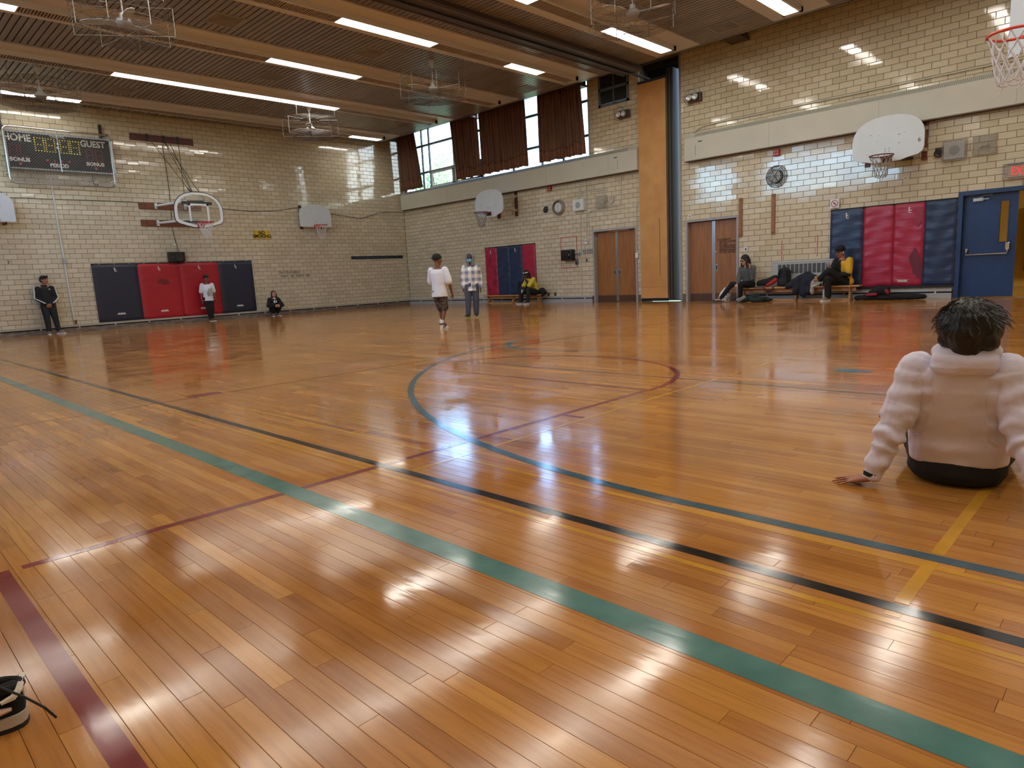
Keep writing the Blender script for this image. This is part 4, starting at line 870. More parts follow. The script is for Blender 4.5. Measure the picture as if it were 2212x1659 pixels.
# the hoop hanging in from the right edge: board on a drop pole out of frame
hx = thing('basketball_hoop', 'bright orange rim with long white net entering at the top right edge', 'basketball hoop', (8.53, 1.26, 3.05)); rc = Vector((8.53, 1.26, 3.05)); dv = Vector((.707, -.707, 0)); pv = Vector((.707, .707, 0))
m = MB(); m.torus(rc, UP, .225, .0135, 48, 10); m.obox(rc+dv*.30, dv*.09, pv*.07, UP*.012); m.obox(rc+dv*.205, dv*.045, pv*.14, UP*.014); m.build('rim', mat('rim_vivid', 'd3402f', .38), hx, smooth=50)
net(rc-Vector((0, 0, .012)), .222, .125, .44, mat('net_white', 'cfcfd4', .7), .0062, 5, hx)
m = MB(); b0 = rc+dv*.40; m.obox(b0+UP*.38, dv*.02, pv*.6, UP*.45); m.build('backboard', BOARD, hx); m = MB(); m.cyl(b0+dv*.08+UP*.3, Vector((b0.x+.06, b0.y-.06, ZC)), .045, 10); m.build('drop_pole', GREYM, hx)

# caged ceiling fans
FANW = mat('fan_white', 'c9ccd0', .4)
def fan(x, y, lab, rot):
    t = thing('ceiling_fan', lab, 'ceiling fan', (x, y, ZC), 'caged ceiling fans'); m = MB(); m.lathe((x, y, ZC), (0, 0, -1), [(0, .07), (.05, .075), (.13, .05), (.16, .02)], 16); m.build('canopy', FANW, t, smooth=40)
    m = MB(); m.cyl((x, y, ZC-.1), (x, y, ZC-.55), .014, 8); m.build('down_rod', FANW, t)
    m = MB(); m.lathe((x, y, ZC-.52), (0, 0, -1), [(0, .05), (.03, .055), (.08, .055), (.10, .11), (.15, .13), (.19, .10), (.21, .03)], 20); m.build('motor', FANW, t, smooth=40)
    for k in range(3):
        a = rot+k*2*PI/3; d = Vector((math.cos(a), math.sin(a), 0)); s_ = Vector((-d.y, d.x, 0)); rs = []
        for q, w, tw in ((.10, .035, .0), (.20, .05, .14), (.36, .085, .12), (.55, .085, .10), (.66, .06, .08), (.70, .02, .08)):
            c = Vector((x, y, ZC-.655))+d*q; n_ = s_*math.cos(tw*2)+UP*math.sin(tw*2); z_ = UP*.004; rs.append([c-n_*w-z_, c+n_*w-z_, c+n_*w+z_, c-n_*w+z_])
        m = MB(); m.rings(rs); m.build('blade', FANW, t, smooth=40)
    R = .80; zt, zb = ZC-.42, ZC-.86; m = MB(); c = Vector((x, y, 0))
    for z in (zt, zb):
        for q in ([R-.0-.052*i for i in range(1 if z == zt else 13)]): m.torus(c+UP*z, UP, max(q, .1), .0042, 40, 4)
    for z in (zt-.11, zt-.22, zt-.33): m.torus(c+UP*z, UP, R, .0036, 40, 4)
    for i in range(5): m.torus(c+UP*zt, UP, R-.075*(i+1), .0036, 40, 4)
    m.build('wire_guard', mat('fan_wire', '5a5552', .5, .3), t)
    m = MB()
    for i in range(8): a = 2*PI*i/8+.2; d = Vector((math.cos(a), math.sin(a), 0)); m.tube([c+d*.28+UP*zt, c+d*R+UP*zt, c+d*R+UP*(zb-.02)], .0075, 5)
    for i in range(4): a = 2*PI*i/8+.2; d = Vector((math.cos(a), math.sin(a), 0)); m.tube([c-d*R+UP*(zb-.02), c+d*R+UP*(zb-.02)], .0062, 5)
    m.build('guard_rod', mat('fan_rod', '8a8682', .5, .3), t)
    m = MB()
    for i in range(4): a = 2*PI*i/4+.6; d = Vector((math.cos(a), math.sin(a), 0)); m.cyl(c+d*R+UP*zt, c+d*R+UP*ZC, .005, 5)
    stuff(m.build('guard_hanger', mat('fan_rod'), t))
for q in ((4.33, 13.22, 'large caged white ceiling fan at the top left edge', .4), (4.2, 18.92, 'caged white ceiling fan above the scoreboard', 1.2), (11.28, 13.36, 'caged ceiling fan under the dark square ceiling panel', .9), (10.95, 18.75, 'caged ceiling fan near the scoreboard wall, right of the hoop cables', 2.0), (11.15, 7.42, 'caged ceiling fan cut by the top edge, above the partition', 2.9)): fan(*q)

# fittings on the window wall
def bw(y, z, o=0.0): return Vector((XB-o, y, z))
for y, z, lab in ((11.58, 5.36, 'twin lamp emergency light left of the orange partition'), (9.33, 5.34, 'twin lamp emergency light right of the orange partition')):
    t = thing('emergency_light', lab, 'emergency light', bw(y, z)); m = MB(); m.bbox(bw(y-.20, z-.11, .0), bw(y+.17, z+.11, .12), .01); m.build('battery_box', mat('emergency_box', '5a4a48', .5), t)
    for s_ in (.10, -.08):
        m = MB(); m.lathe(bw(y+s_, z+.0, .12), BN, [(0, .03), (.03, .04), (.06, .092), (.085, .095), (.09, .085)], 18); hd = m.build('lamp_head', mat('lamp_ring', '8d9096', .3, .6), t, smooth=40); m = MB(); m.lathe(bw(y+s_, z, .205), BN, [(0, .08), (.012, .06), (.018, 0)], 16); m.build('lamp_lens', mat('lamp_lens', 'd9dde2', .12, .3), hd)
    m = MB(); m.torus(bw(y+.02, z, .235), BN, .19, .004, 24, 4); m.build('guard_wire', DWIRE, t)
for y, z, lab, dark in ((14.17, 3.03, 'round wall clock in a pale bowl guard above the left bench', 0), (7.13, 3.04, 'round wall clock in a dark wire guard on the shining tiles', 1)):
    t = thing('wall_clock', lab, 'clock', bw(y, z)); m = MB(); m.lathe(bw(y, z), BN, [(0, .155), (.05, .16), (.055, .145)], 28); m.build('case', mat('clock_case', '4c5258', .4) if dark else GREYM, t, smooth=40)
    m = MB(); m.lathe(bw(y, z, .055), BN, [(0, .142), (.006, .142)], 28); fc = m.build('face', WHITE, t); m = MB()
    for i in range(12): a = 2*PI*i/12; c = bw(y, z, .062)+BR*(.12*math.sin(a))+UP*(.12*math.cos(a)); m.obox(c, BR*.004, UP*.010, BN*.001)
    m.build('hour_mark', BLACK, fc); m = MB(); c = bw(y, z, .065); m.tube([c, c+UP*.085+BR*.012], .005, 5); m.tube([c, c-UP*.10+BR*.02], .004, 5); m.build('hand', BLACK, fc)
    m = MB()
    if dark:
        for i in range(4): m.torus(bw(y, z, .03+.03*i), BN, .26-.035*i, .007, 30, 5)
        for i in range(6): a = 2*PI*i/6; d = BR*math.cos(a)+UP*math.sin(a); m.tube([bw(y, z, .01)+d*.28, bw(y, z, .12)+d*.16, bw(y, z, .15)+d*.0], .006, 5)
        for i in range(9): q = -.14+i*.035; l = math.sqrt(.15**2-q*q); m.tube([bw(y, z, .13)+BR*q-UP*l, bw(y, z, .13)+BR*q+UP*l], .0025, 4); m.tube([bw(y, z, .13)+UP*q-BR*l, bw(y, z, .13)+UP*q+BR*l], .0025, 4)
        m.build('wire_guard', mat('clock_wire', '2c3338', .4, .5), t)
    else: m.lathe(bw(y, z), BN, [(0, .25), (.03, .25), (.09, .22), (.10, .205), (.085, .20), (.02, .235)], 30); m.build('bowl_guard', mat('bowl_guard', '9a9082', .4, var=.1), t, smooth=40)
def wire_box(t, y0, y1, z0, z1, d, step, m_):
    m = MB(); r = .0042; n = int((y1-y0)/step)
    for i in range(n+1): y = y0+(y1-y0)*i/n; m.tube([bw(y, z0, 0), bw(y, z0, d), bw(y, z1, d), bw(y, z1, 0)], r, 4)
    n = int((z1-z0)/step)
    for i in range(n+1): z = z0+(z1-z0)*i/n; m.tube([bw(y0, z, 0), bw(y0, z, d), bw(y1, z, d), bw(y1, z, 0)], r, 4)
    m.tube([bw(y0, z0, d), bw(y1, z0, d), bw(y1, z1, d), bw(y0, z1, d)], .008, 6, True); m.build('wire_guard', m_, t)
CAGE = mat('cage_cream_wire', 'b6b3ac', .4, .2)
for y0, y1, z0, z1, lab, cg in ((13.09, 13.52, 2.84, 3.18, 'white wall speaker without a cage above the black wall box', 0), (3.20, 3.57, 2.885, 3.225, 'caged white wall speaker right of the hoop marked 6', 1)):
    t = thing('wall_speaker', lab, 'speaker', bw((y0+y1)/2, z0)); m = MB(); m.bbox(bw(y0, z0, 0), bw(y1, z1, .13 if not cg else .09), .006); bx = m.build('cabinet', WHITE, t); c = bw((y0+y1)/2, (z0+z1)/2, .131 if not cg else .091)
    m = MB(); m.lathe(c, BN, [(0, .10), (.002, .10)], 24); gr = m.build('grille', mat('speaker_grille', 'aab2ba', .5), bx)
    m = MB(); [m.torus(c+BN*.003, BN, .02+.02*i, .003, 20, 4) for i in range(4)]; m.build('grille_ring', mat('speaker_ring', '8d949c', .5), bx)
    if cg: wire_box(t, y0-.025, y1+.025, z0-.03, z1+.025, .13, .03, CAGE)
for y0, y1, z0, z1, lab in ((12.27, 12.62, 2.84, 3.19, 'caged sensor left of the orange partition'), (2.69, 3.06, 2.90, 3.265, 'caged sensor above the EXIT sign')):
    t = thing('wall_sensor', lab, 'sensor', bw((y0+y1)/2, z0)); m = MB(); yc, zc = (y0+y1)/2, z0+.14; m.bbox(bw(yc-.09, zc-.035, 0), bw(yc+.09, zc+.035, .05), .012); m.build('body', mat('sensor_white', 'cfd8e4', .3), t); m = MB(); m.ell(bw(yc+.045, zc, .06), (.03, .045, .035)); m.ell(bw(yc-.05, zc+.008, .06), (.03, .05, .032)); m.build('lens', CHROME, t); wire_box(t, y0, y1, z0, z1, .12, .03, CAGE)
for y, z, lab in ((14.72, 3.02, 'small round black horn left of the bowl guarded clock'), (3.67, 3.06, 'small round black horn between the hoop post and the caged speaker'), (12.10, 3.04, 'small pale horn right of the left caged sensor')):
    t = thing('wall_horn', lab, 'horn', bw(y, z)); pal = y == 12.10; mm = mat('horn_pale', 'b9b6ae', .5) if pal else mat('horn_black', '2d2f33', .45); m = MB(); m.bbox(bw(y-.075, z-.06, 0), bw(y+.075, z+.10, .025), .005); m.build('back_plate', mm, t); m = MB(); m.lathe(bw(y, z-.015, .02), BN, [(0, .085), (.035, .09), (.04, .07), (.02, .03), (.035, .015), (.036, 0)], 20); m.build('horn_bell', mm, t, smooth=40)
for y, z, lab in ((14.52, 3.66, 'small red fire alarm above the bowl guarded clock'), (7.13, 3.60, 'small red fire alarm above the wire guarded clock')):
    t = thing('fire_alarm', lab, 'alarm', bw(y, z)); m = MB(); m.bbox(bw(y-.075, z-.08, 0), bw(y+.075, z+.08, .07), .008); b = m.build('housing', REDP, t); m = MB(); [m.lathe(bw(y+a, z+c, .07), BN, [(0, .018), (.006, .012)], 8) for a in (-.035, .035) for c in (-.035, .035)]; m.build('strobe_dot', mat('strobe_pale', 'd9b9bd', .3), b)
t = thing('exit_sign', 'red EXIT sign in a wire cage over the blue door', 'exit sign', bw(2.27, 2.5)); m = MB(); m.bbox(bw(2.03, 2.375, 0), bw(2.455, 2.61, .07), .006); m.build('box', mat('exit_box', 'd6d0c4', .4), t)
text('lettering', 'EXIT', .205, bw(2.245, 2.49, .0735), BR, UP, mat('exit_red', 'f04038', .4, emit='ff3a30', estr=.9), t, 'CENTER', .78, .002, .006); m = MB(); m.box(bw(2.02, 2.612, 0), bw(2.46, 2.63, .09)); m.build('top_cap', BLACK, t); wire_box(t, 2.0, 2.53, 2.345, 2.645, .115, .033, CAGE)
for y, lab in ((8.06, 'wooden peg board strip right beside the lettered door'), (7.20, 'wooden peg board strip below the wire guarded clock')):
    t = thing('peg_board', lab, 'peg board', bw(y, 1.64), 'wooden peg boards'); m = MB(); m.bbox(bw(y-.045, 1.64, 0), bw(y+.045, 2.63, .045), .005); b = m.build('plank', mat('peg_wood', 'a06a43', .45, var=.25, vscale=5, stretch=(4, 4, .6)), t); m = MB(); [m.lathe(bw(y, 1.69+i*.148, .0452), BN, [(0, .016 if i in (0, 6) else .010), (.0015, .009)], 10) for i in range(7)]; m.build('peg_hole', BLACK, b)
t = thing('wall_cabinet', 'black rounded wall box inside a red tape rectangle', 'wall box', bw(13.79, 1.33)); m = MB(); m.bbox(bw(13.57, 1.335, 0), bw(14.02, 1.68, .20), .035); b = m.build('shell', BLACK, t, smooth=40); m = MB(); m.bbox(bw(13.62, 1.40, .19), bw(13.72, 1.63, .207), .01); m.build('door_panel', mat('glossy_black', '0e0e10', .15), b); text('emblem', 'Z', .10, bw(13.67, 1.51, .2085), BR, UP, mat('emblem_grey', 'aeb2ba', .3), b, 'CENTER', .6)
TAPE = mat('red_tape', 'a02a30', .5, var=.35, vscale=20, col2='c98d86')
t = thing('tape_rectangle', 'rectangle of worn red tape around the black wall box', 'tape', bw(13.84, 1.1))
for a, b in (((14.15, 1.10), (14.18, 2.06)), ((13.49, 1.11), (13.52, 2.085))): m = MB(); m.box(bw(a[0], a[1], 0), bw(b[0], b[1], .003)); m.build('tape_strip', TAPE, t)
for z in (1.095, 2.06): m = MB(); m.box(bw(13.49, z, 0), bw(14.18, z+.028, .0032)); m.build('tape_strip', TAPE, t)
t = thing('tape_marks', 'two worn vertical red tape marks above the radiator grille', 'tape', bw(6.6, 1.0))
for y, z0, z1 in ((6.98, .98, 1.48), (6.12, 1.04, 1.55)): m = MB(); m.box(bw(y-.012, z0, 0), bw(y+.012, z1, .003)); m.build('tape_strip', TAPE, t)
def pipe(lab, P, r=.013, m_=CREAM): t = thing('conduit', lab, 'pipe', P[0]); m = MB(); m.tube(P, r, 7); m.build('pipe', m_, t); return t
pipe('straight cream pipe through the bare wall speaker down to the baseboard', [bw(13.27, 3.74, .02), bw(13.29, 2.8, .02), bw(13.35, .21, .02)])
t = pipe('cream pipe ending at a white thermostat beside the double doors', [bw(13.06, 3.74, .02), bw(13.05, 2.9, .02), bw(13.09, 1.92, .02)]); m = MB(); m.bbox(bw(13.05, 1.80, 0), bw(13.15, 1.97, .05), .008); m.build('thermostat', WHITE, t); m = MB(); m.box(bw(13.085, 1.88, .05), bw(13.115, 1.92, .053)); m.build('thermostat_dial', BLACK, t)
t = pipe('cream pipe with an elbow from the convector to the switches by the double doors', [bw(11.75, 3.74, .02), bw(11.76, 2.93, .02), bw(11.80, 2.86, .02), bw(12.9, 2.79, .02), bw(12.98, 2.74, .02), bw(12.99, 1.66, .02)])
for y, z, w in ((13.20, 1.585, .05), (13.04, 1.59, .045), (12.93, 1.595, .045)): m = MB(); m.bbox(bw(y-w, z-.06, 0), bw(y+w, z+.06, .045), .005); o = m.build('switch_box', GREYM, t); m = MB(); m.box(bw(y-.014, z-.02, .045), bw(y+.014, z+.03, .052)); m.build('switch', BLACK, o)
m = MB(); m.bbox(bw(13.33, 1.45, 0), bw(13.40, 1.59, .05), .006); m.tube([bw(13.57, 1.52, .03), bw(13.40, 1.52, .03)], .012, 6); m.build('junction', STEEL, t)
pipe('red alarm pipe with a square bend above the bare wall speaker', [bw(14.44, 3.60, .02), bw(12.35, 3.57, .02), bw(12.34, 3.36, .02), bw(12.34, 3.17, .02)], .010); pipe('short cream pipe joining the bare speaker to the caged sensor', [bw(13.40, 3.18, .02), bw(13.40, 3.36, .02), bw(13.34, 3.39, .02), bw(12.36, 3.36, .02)], .011)
t = pipe('thin cream pipe with a switch at the partition edge', [bw(11.14, 2.85, .02), bw(11.24, 2.82, .02), bw(11.245, 1.42, .02)], .011); m = MB(); m.bbox(bw(11.20, 1.28, 0), bw(11.29, 1.43, .045), .005); m.build('switch_box', WHITE, t)
t = thing('wall_outlet', 'steel wall outlet right of the red tape rectangle', 'outlet', bw(13.12, 1.31)); m = MB(); m.bbox(bw(13.08, 1.25, 0), bw(13.16, 1.37, .012), .003); m.build('plate', STEEL, t); m = MB(); m.box(bw(13.105, 1.27, .012), bw(13.135, 1.35, .015)); m.build('socket', BLACK, t)
t = thing('dispenser', 'small steel dispenser at the lower right of the red tape rectangle', 'dispenser', bw(13.5, 1.27)); m = MB(); m.bbox(bw(13.45, 1.19, 0), bw(13.55, 1.37, .06), .012); m.build('body', mat('dispenser_grey', '6f7276', .4, .4), t); m = MB(); m.bbox(bw(13.47, 1.21, .06), bw(13.53, 1.29, .066), .004); m.build('slot', BLACK, t)
for y, lab in ((14.77, 'left small black outlet above the baseboard by the left bench'), (14.47, 'right small black outlet above the baseboard by the left bench')): t = thing('wall_outlet', lab, 'outlet', bw(y, .28)); m = MB(); m.bbox(bw(y-.035, .225, 0), bw(y+.035, .335, .012), .003); m.build('plate', BLACK, t); m = MB(); m.box(bw(y-.012, .25, .012), bw(y+.012, .31, .015)); m.build('socket', STEEL, t)
t = thing('paper_sign', 'small white sheet with a blue drawing beside the lettered door', 'notice', bw(7.92, 1.32)); m = MB(); m.box(bw(7.87, 1.26, 0), bw(7.975, 1.385, .003)); m.build('sheet', WHITE, t); text('print', 'E', .075, bw(7.92, 1.32, .0035), BR, UP, mat('print_navy', '27375c', .6), t, 'CENTER', 1, .0005, .006)
t = thing('paper_sign', 'small white tag above the corner of the lettered door', 'notice', bw(9.52, 2.31)); m = MB(); m.box(bw(9.47, 2.27, 0), bw(9.57, 2.36, .003)); m.build('sheet', WHITE, t); text('print', 'A3', .05, bw(9.52, 2.31, .0035), BR, UP, mat('print_navy'), t, 'CENTER', 1, .0005, .003)
t = thing('paper_sign', 'tiny taped number card below the hoop marked 6', 'notice', bw(4.27, 2.62)); m = MB(); m.box(bw(4.22, 2.585, 0), bw(4.33, 2.66, .003)); m.build('sheet', CREAM, t); text('print', '6', .06, bw(4.285, 2.622, .0035), BR, UP, INK, t)
t = thing('prohibition_sign', 'white square sign with a red crossed circle over the blue mat', 'sign', bw(5.73, 2.24)); m = MB(); m.box(bw(5.63, 2.135, .06), bw(5.83, 2.335, .064)); m.build('sheet', WHITE, t); m = MB(); c = bw(5.73, 2.235, .066); m.torus(c, BN, .072, .007, 30, 6); m.obox(c, (BR-UP)*.048, (BR+UP)*.005, BN*.003); m.build('red_ring', mat('sign_red', 'b02338', .5), t); m = MB(); m.obox(c-BN*.001, BR*.012+UP*.012, (UP-BR)*.018, BN*.002); m.build('pictogram', BLACK, t)
m = MB(); m.box(bw(5.66, 2.16, 0), bw(5.80, 2.30, .06)); m.build('stand_off', EDGE, t)
t = thing('radiator_grille', 'grey wall radiator with a slotted grille behind the right bench', 'radiator', bw(6.5, .36)); m = MB(); m.bbox(bw(5.62, .25, 0), bw(7.22, .965, .06), .008); m.build('panel', mat('radiator_grey', 'b2b6b8', .42, var=.05), t)
for i in range(12): y = 7.03-.03-i*.105; m = MB(); m.box(bw(y-.042, .655, .06), bw(y+.042, .885, .063)); m.build('grille_slot', mat('grille_dark', '4f5052', .6), t)
m = MB(); m.tube([bw(7.2, .93, .062), bw(5.64, .93, .062)], .006, 5); m.build('top_bead', GREYM, t)

# benches
def bench(lab, y0, y1, x0, x1, zt):
    t = thing('bench', lab, 'bench', ((x0+x1)/2, (y0+y1)/2, 0)); m = MB(); m.bbox((x0, y0, zt-.035), (x1, y1, zt), .006); m.build('seat', BENCH, t); xm = (x0+x1)/2
    m = MB(); m.box((xm-.015, y0+.1, zt-.13), (xm+.015, y1-.1, zt-.035)); m.build('rail', BENCH, t)
    for y in (y0+.22, (y0+y1)/2, y1-.12): m = MB(); m.loft([((xm, y, 0.0), .13, .035), ((xm, y, .045), .13, .035), ((xm, y, .06), .085, .028), ((xm, y, zt*.6), .055, .025), ((xm, y, zt-.07), .09, .028), ((xm, y, zt-.035), .12, .03)], (1, 0, 0), (0, 1, 0), 12, 6); m.build('leg', mat('bench_leg', 'ad8353', .42, var=.25, vscale=5), t, smooth=40)
    m = MB(); m.bbox((xm-.05, y0+.2, .0), (xm+.05, y1-.1, .045), .006); m.build('stretcher', BENCH, t)
bench('low birch bench in front of the left wall mats', 14.70, 17.42, 16.44, 16.70, .30); bench('low birch bench covered with bags by the lettered door', 5.02, 7.92, 16.44, 16.70, .345)
# ------------------------------------------------------------------ people, clothing and bags
def blob(mb, name, m_, parent, voxel=.011, smooth=5, noise=0.0, nsc=9.0, seed=0, stretch=(1, 1, 1), label=None, fn=None):
    """overlapping solids fused into one continuous skin, smoothed, with cloth-like relief"""
    org = root_loc(parent); me = mb.mesh('tmp', org); o = bpy.data.objects.new('tmp', me); C.objects.link(o)
    rm = o.modifiers.new('r', 'REMESH'); rm.mode = 'VOXEL'; rm.voxel_size = voxel; rm.use_smooth_shade = True
    if smooth: s = o.modifiers.new('s', 'SMOOTH'); s.iterations = smooth; s.factor = .5
    dg = bpy.context.evaluated_depsgraph_get(); dg.update(); out = bpy.data.meshes.new_from_object(o.evaluated_get(dg)); bpy.data.objects.remove(o); bpy.data.meshes.remove(me)
    if noise or fn:
        off = Vector((seed*7.3, seed*3.1, seed*1.7)); nr = [v.normal.copy() for v in out.vertices]
        for v, n in zip(out.vertices, nr):
            p = v.co+off; q = Vector((p.x*stretch[0], p.y*stretch[1], p.z*stretch[2]))*nsc
            d = 0.0
            if noise: a = mnoise.noise(q); b = mnoise.noise(q*2.3+Vector((5, 1, 2))); d = noise*((1-abs(a)*2.2)*.8+b*.5)
            if fn: d += fn(v.co+org)
            v.co = v.co+n*d
    out.name = name; out.polygons.foreach_set('use_smooth', [True]*len(out.polygons)); out.materials.clear()
    return link(name, out, m_, parent, label)
SK = {'light': mat('skin_light', 'c99a80', .5, var=.06, vscale=9), 'tan': mat('skin_tan', 'a87458', .5, var=.06, vscale=9), 'brown': mat('skin_brown', '7a4d38', .5, var=.08, vscale=9), 'dark': mat('skin_dark', '3c2720', .45, var=.08, vscale=9)}
HAIR = mat('hair_black', '14110f', .42, var=.4, vscale=30, bump=.5, bscale=60, stretch=(1, 1, .25)); EYE = mat('eye_dark', '17110e', .2); LIP = mat('lip', '8a4f48', .45); GLASSF = mat('spectacle_frame', '2a1d1c', .3)
class Fr:
    def __init__(s, base, f): s.b = Vector(base); s.f = Vector((f[0], f[1], 0)).normalized(); s.r = s.f.cross(UP)
    def __call__(s, p): return s.b+s.r*p[0]+s.f*p[1]+UP*p[2]
    def d(s, p): return (s.r*p[0]+s.f*p[1]+UP*p[2]).normalized()
def std(H):
    J = dict(pel=(0, 0, .53*H), chest=(0, 0, .69*H), neck=(0, -.005, .825*H))
    for s_, n in ((1, 'R'), (-1, 'L')):
        J['sh'+n] = (s_*.105*H, 0, .80*H); J['el'+n] = (s_*.132*H, -.015*H, .625*H); J['wr'+n] = (s_*.138*H, .025*H, .475*H); J['hd'+n] = (0, .15, -1); J['pn'+n] = (-s_, 0, 0)
        J['hip'+n] = (s_*.05*H, 0, .51*H); J['kn'+n] = (s_*.055*H, .012*H, .285*H); J['an'+n] = (s_*.055*H, -.01*H, .05*H); J['toe'+n] = (s_*.15, 1, 0)
    return J
def hand(m, w, d, pn, s_, side, spread=.25, curl=.5, r=.0085):
    """palm, four unequal bent fingers and a thumb leaving the side of the palm"""
    d = d.normalized(); pn = (pn-d*pn.dot(d)).normalized(); a = d.cross(pn).normalized()*side
    pc = w+d*.045*s_
    for i in range(4): m.cap(w+a*((i-1.5)*.010*s_), w+d*.082*s_+a*((i-1.5)*.021*s_), .015*s_, .0115*s_, 8)
    for i, l in enumerate((.064, .076, .082, .072)):                 # little finger first, index last (towards the thumb)
        b = w+d*.083*s_+a*((i-1.5)*.021*s_); dd = (d+a*((i-1.5)*spread*.5)).normalized(); k = dd; p = b
        for q, fr in enumerate((.42, .32, .26)):
            k = (k+pn*curl*(.35+.25*q)).normalized(); e = p+k*l*s_*fr; m.cap(p, e, r*s_*(1-.10*q), r*s_*(.92-.12*q), 8); p = e
    p = w+d*.025*s_+a*.026*s_; k = (d*.6+a*.8+pn*.25).normalized(); e = p+k*.040*s_; m.cap(p, e, .0125*s_, .010*s_, 8); k = (d*.85+a*.35+pn*.3*curl).normalized(); m.cap(e, e+k*.032*s_, .010*s_, .008*s_, 8)
def head_axes(P, yaw, pitch):
    f = P.f*math.cos(yaw)+P.r*math.sin(yaw); r = f.cross(UP); f2 = f*math.cos(pitch)+UP*math.sin(pitch); u = r.cross(f2); return Matrix((r, f2, u)).transposed()
def shoe(parent, an, toe, L, up_m, sole_m, lift=0.0, high=False):
    t = Vector((toe.x, toe.y, 0)).normalized(); w = t.cross(UP); tt = (t-UP*lift).normalized(); n = w.cross(tt)*-1 if False else tt.cross(w)*-1; n = UP if abs(lift) < .01 else (UP+t*lift).normalized()
    a = Vector(an); heel = Vector((a.x, a.y, 0))-t*.055*L/.27; z0 = a.z-.075*L/.27 if lift else 0.0; heel.z = max(z0, 0)
    k = L/.27; S = lambda q: heel+tt*(q*L)
    m = MB(); secs = [(0.0, .026, .03), (.06, .036, .055), (.22, .038, .085 if high else .072), (.36, .04, .075 if high else .066), (.5, .042, .056), (.7, .046, .042), (.88, .042, .030), (1.0, .018, .016)]
    m.rings([[S(q)+n*.018*k+w*(b*k*math.cos(2*PI*j/14))+n*(c*k*max(0, math.sin(2*PI*j/14))) for j in range(14)] for q, b, c in secs])
    if high: m.cap(S(.2)+n*.05*k, a+n*.045, .045*k, .043*k)
    o = blob(m, 'shoe', up_m, parent, .008, 3)
    m = MB(); m.rings([[S(q)+w*(b*k*1.1*math.cos(2*PI*j/16))*1.0+n*(z*k) for z in (0, .026) for j in (range(16) if z == 0 else [])] or [] for q, b, c in []]) if False else None
    ol = []
    for q, b in ((-.01, .0), (0.0, .028), (.08, .039), (.3, .040), (.5, .044), (.72, .049), (.88, .044), (.97, .026), (1.01, 0)): ol.append((q, b))
    poly = [S(q)+w*b*k for q, b in ol]+[S(q)-w*b*k for q, b in reversed(ol[1:-1])]
    m = MB(); m.prism(poly, n, .026*k); m.build('sole', sole_m, o, smooth=50); return o
def torso_secs(P, J, H, e, z0=None, top=True):
    pel, ch, nk = (Vector(P(J[k])) for k in ('pel', 'chest', 'neck')); B = J.get('bulk', 1.0)
    S = [(pel-(ch-pel)*.30, .088*B, .062*B), (pel, .092*B, .066*B), (pel.lerp(ch, .5), .084*B, .062*B), (ch, .094*B, .068*B), (ch.lerp(nk, .55), .100*B, .062*B), (ch.lerp(nk, .85), .080*B, .048*B), (nk, .042, .040)]
    return [(c, a*H+e, b*H+e) for c, a, b in S]
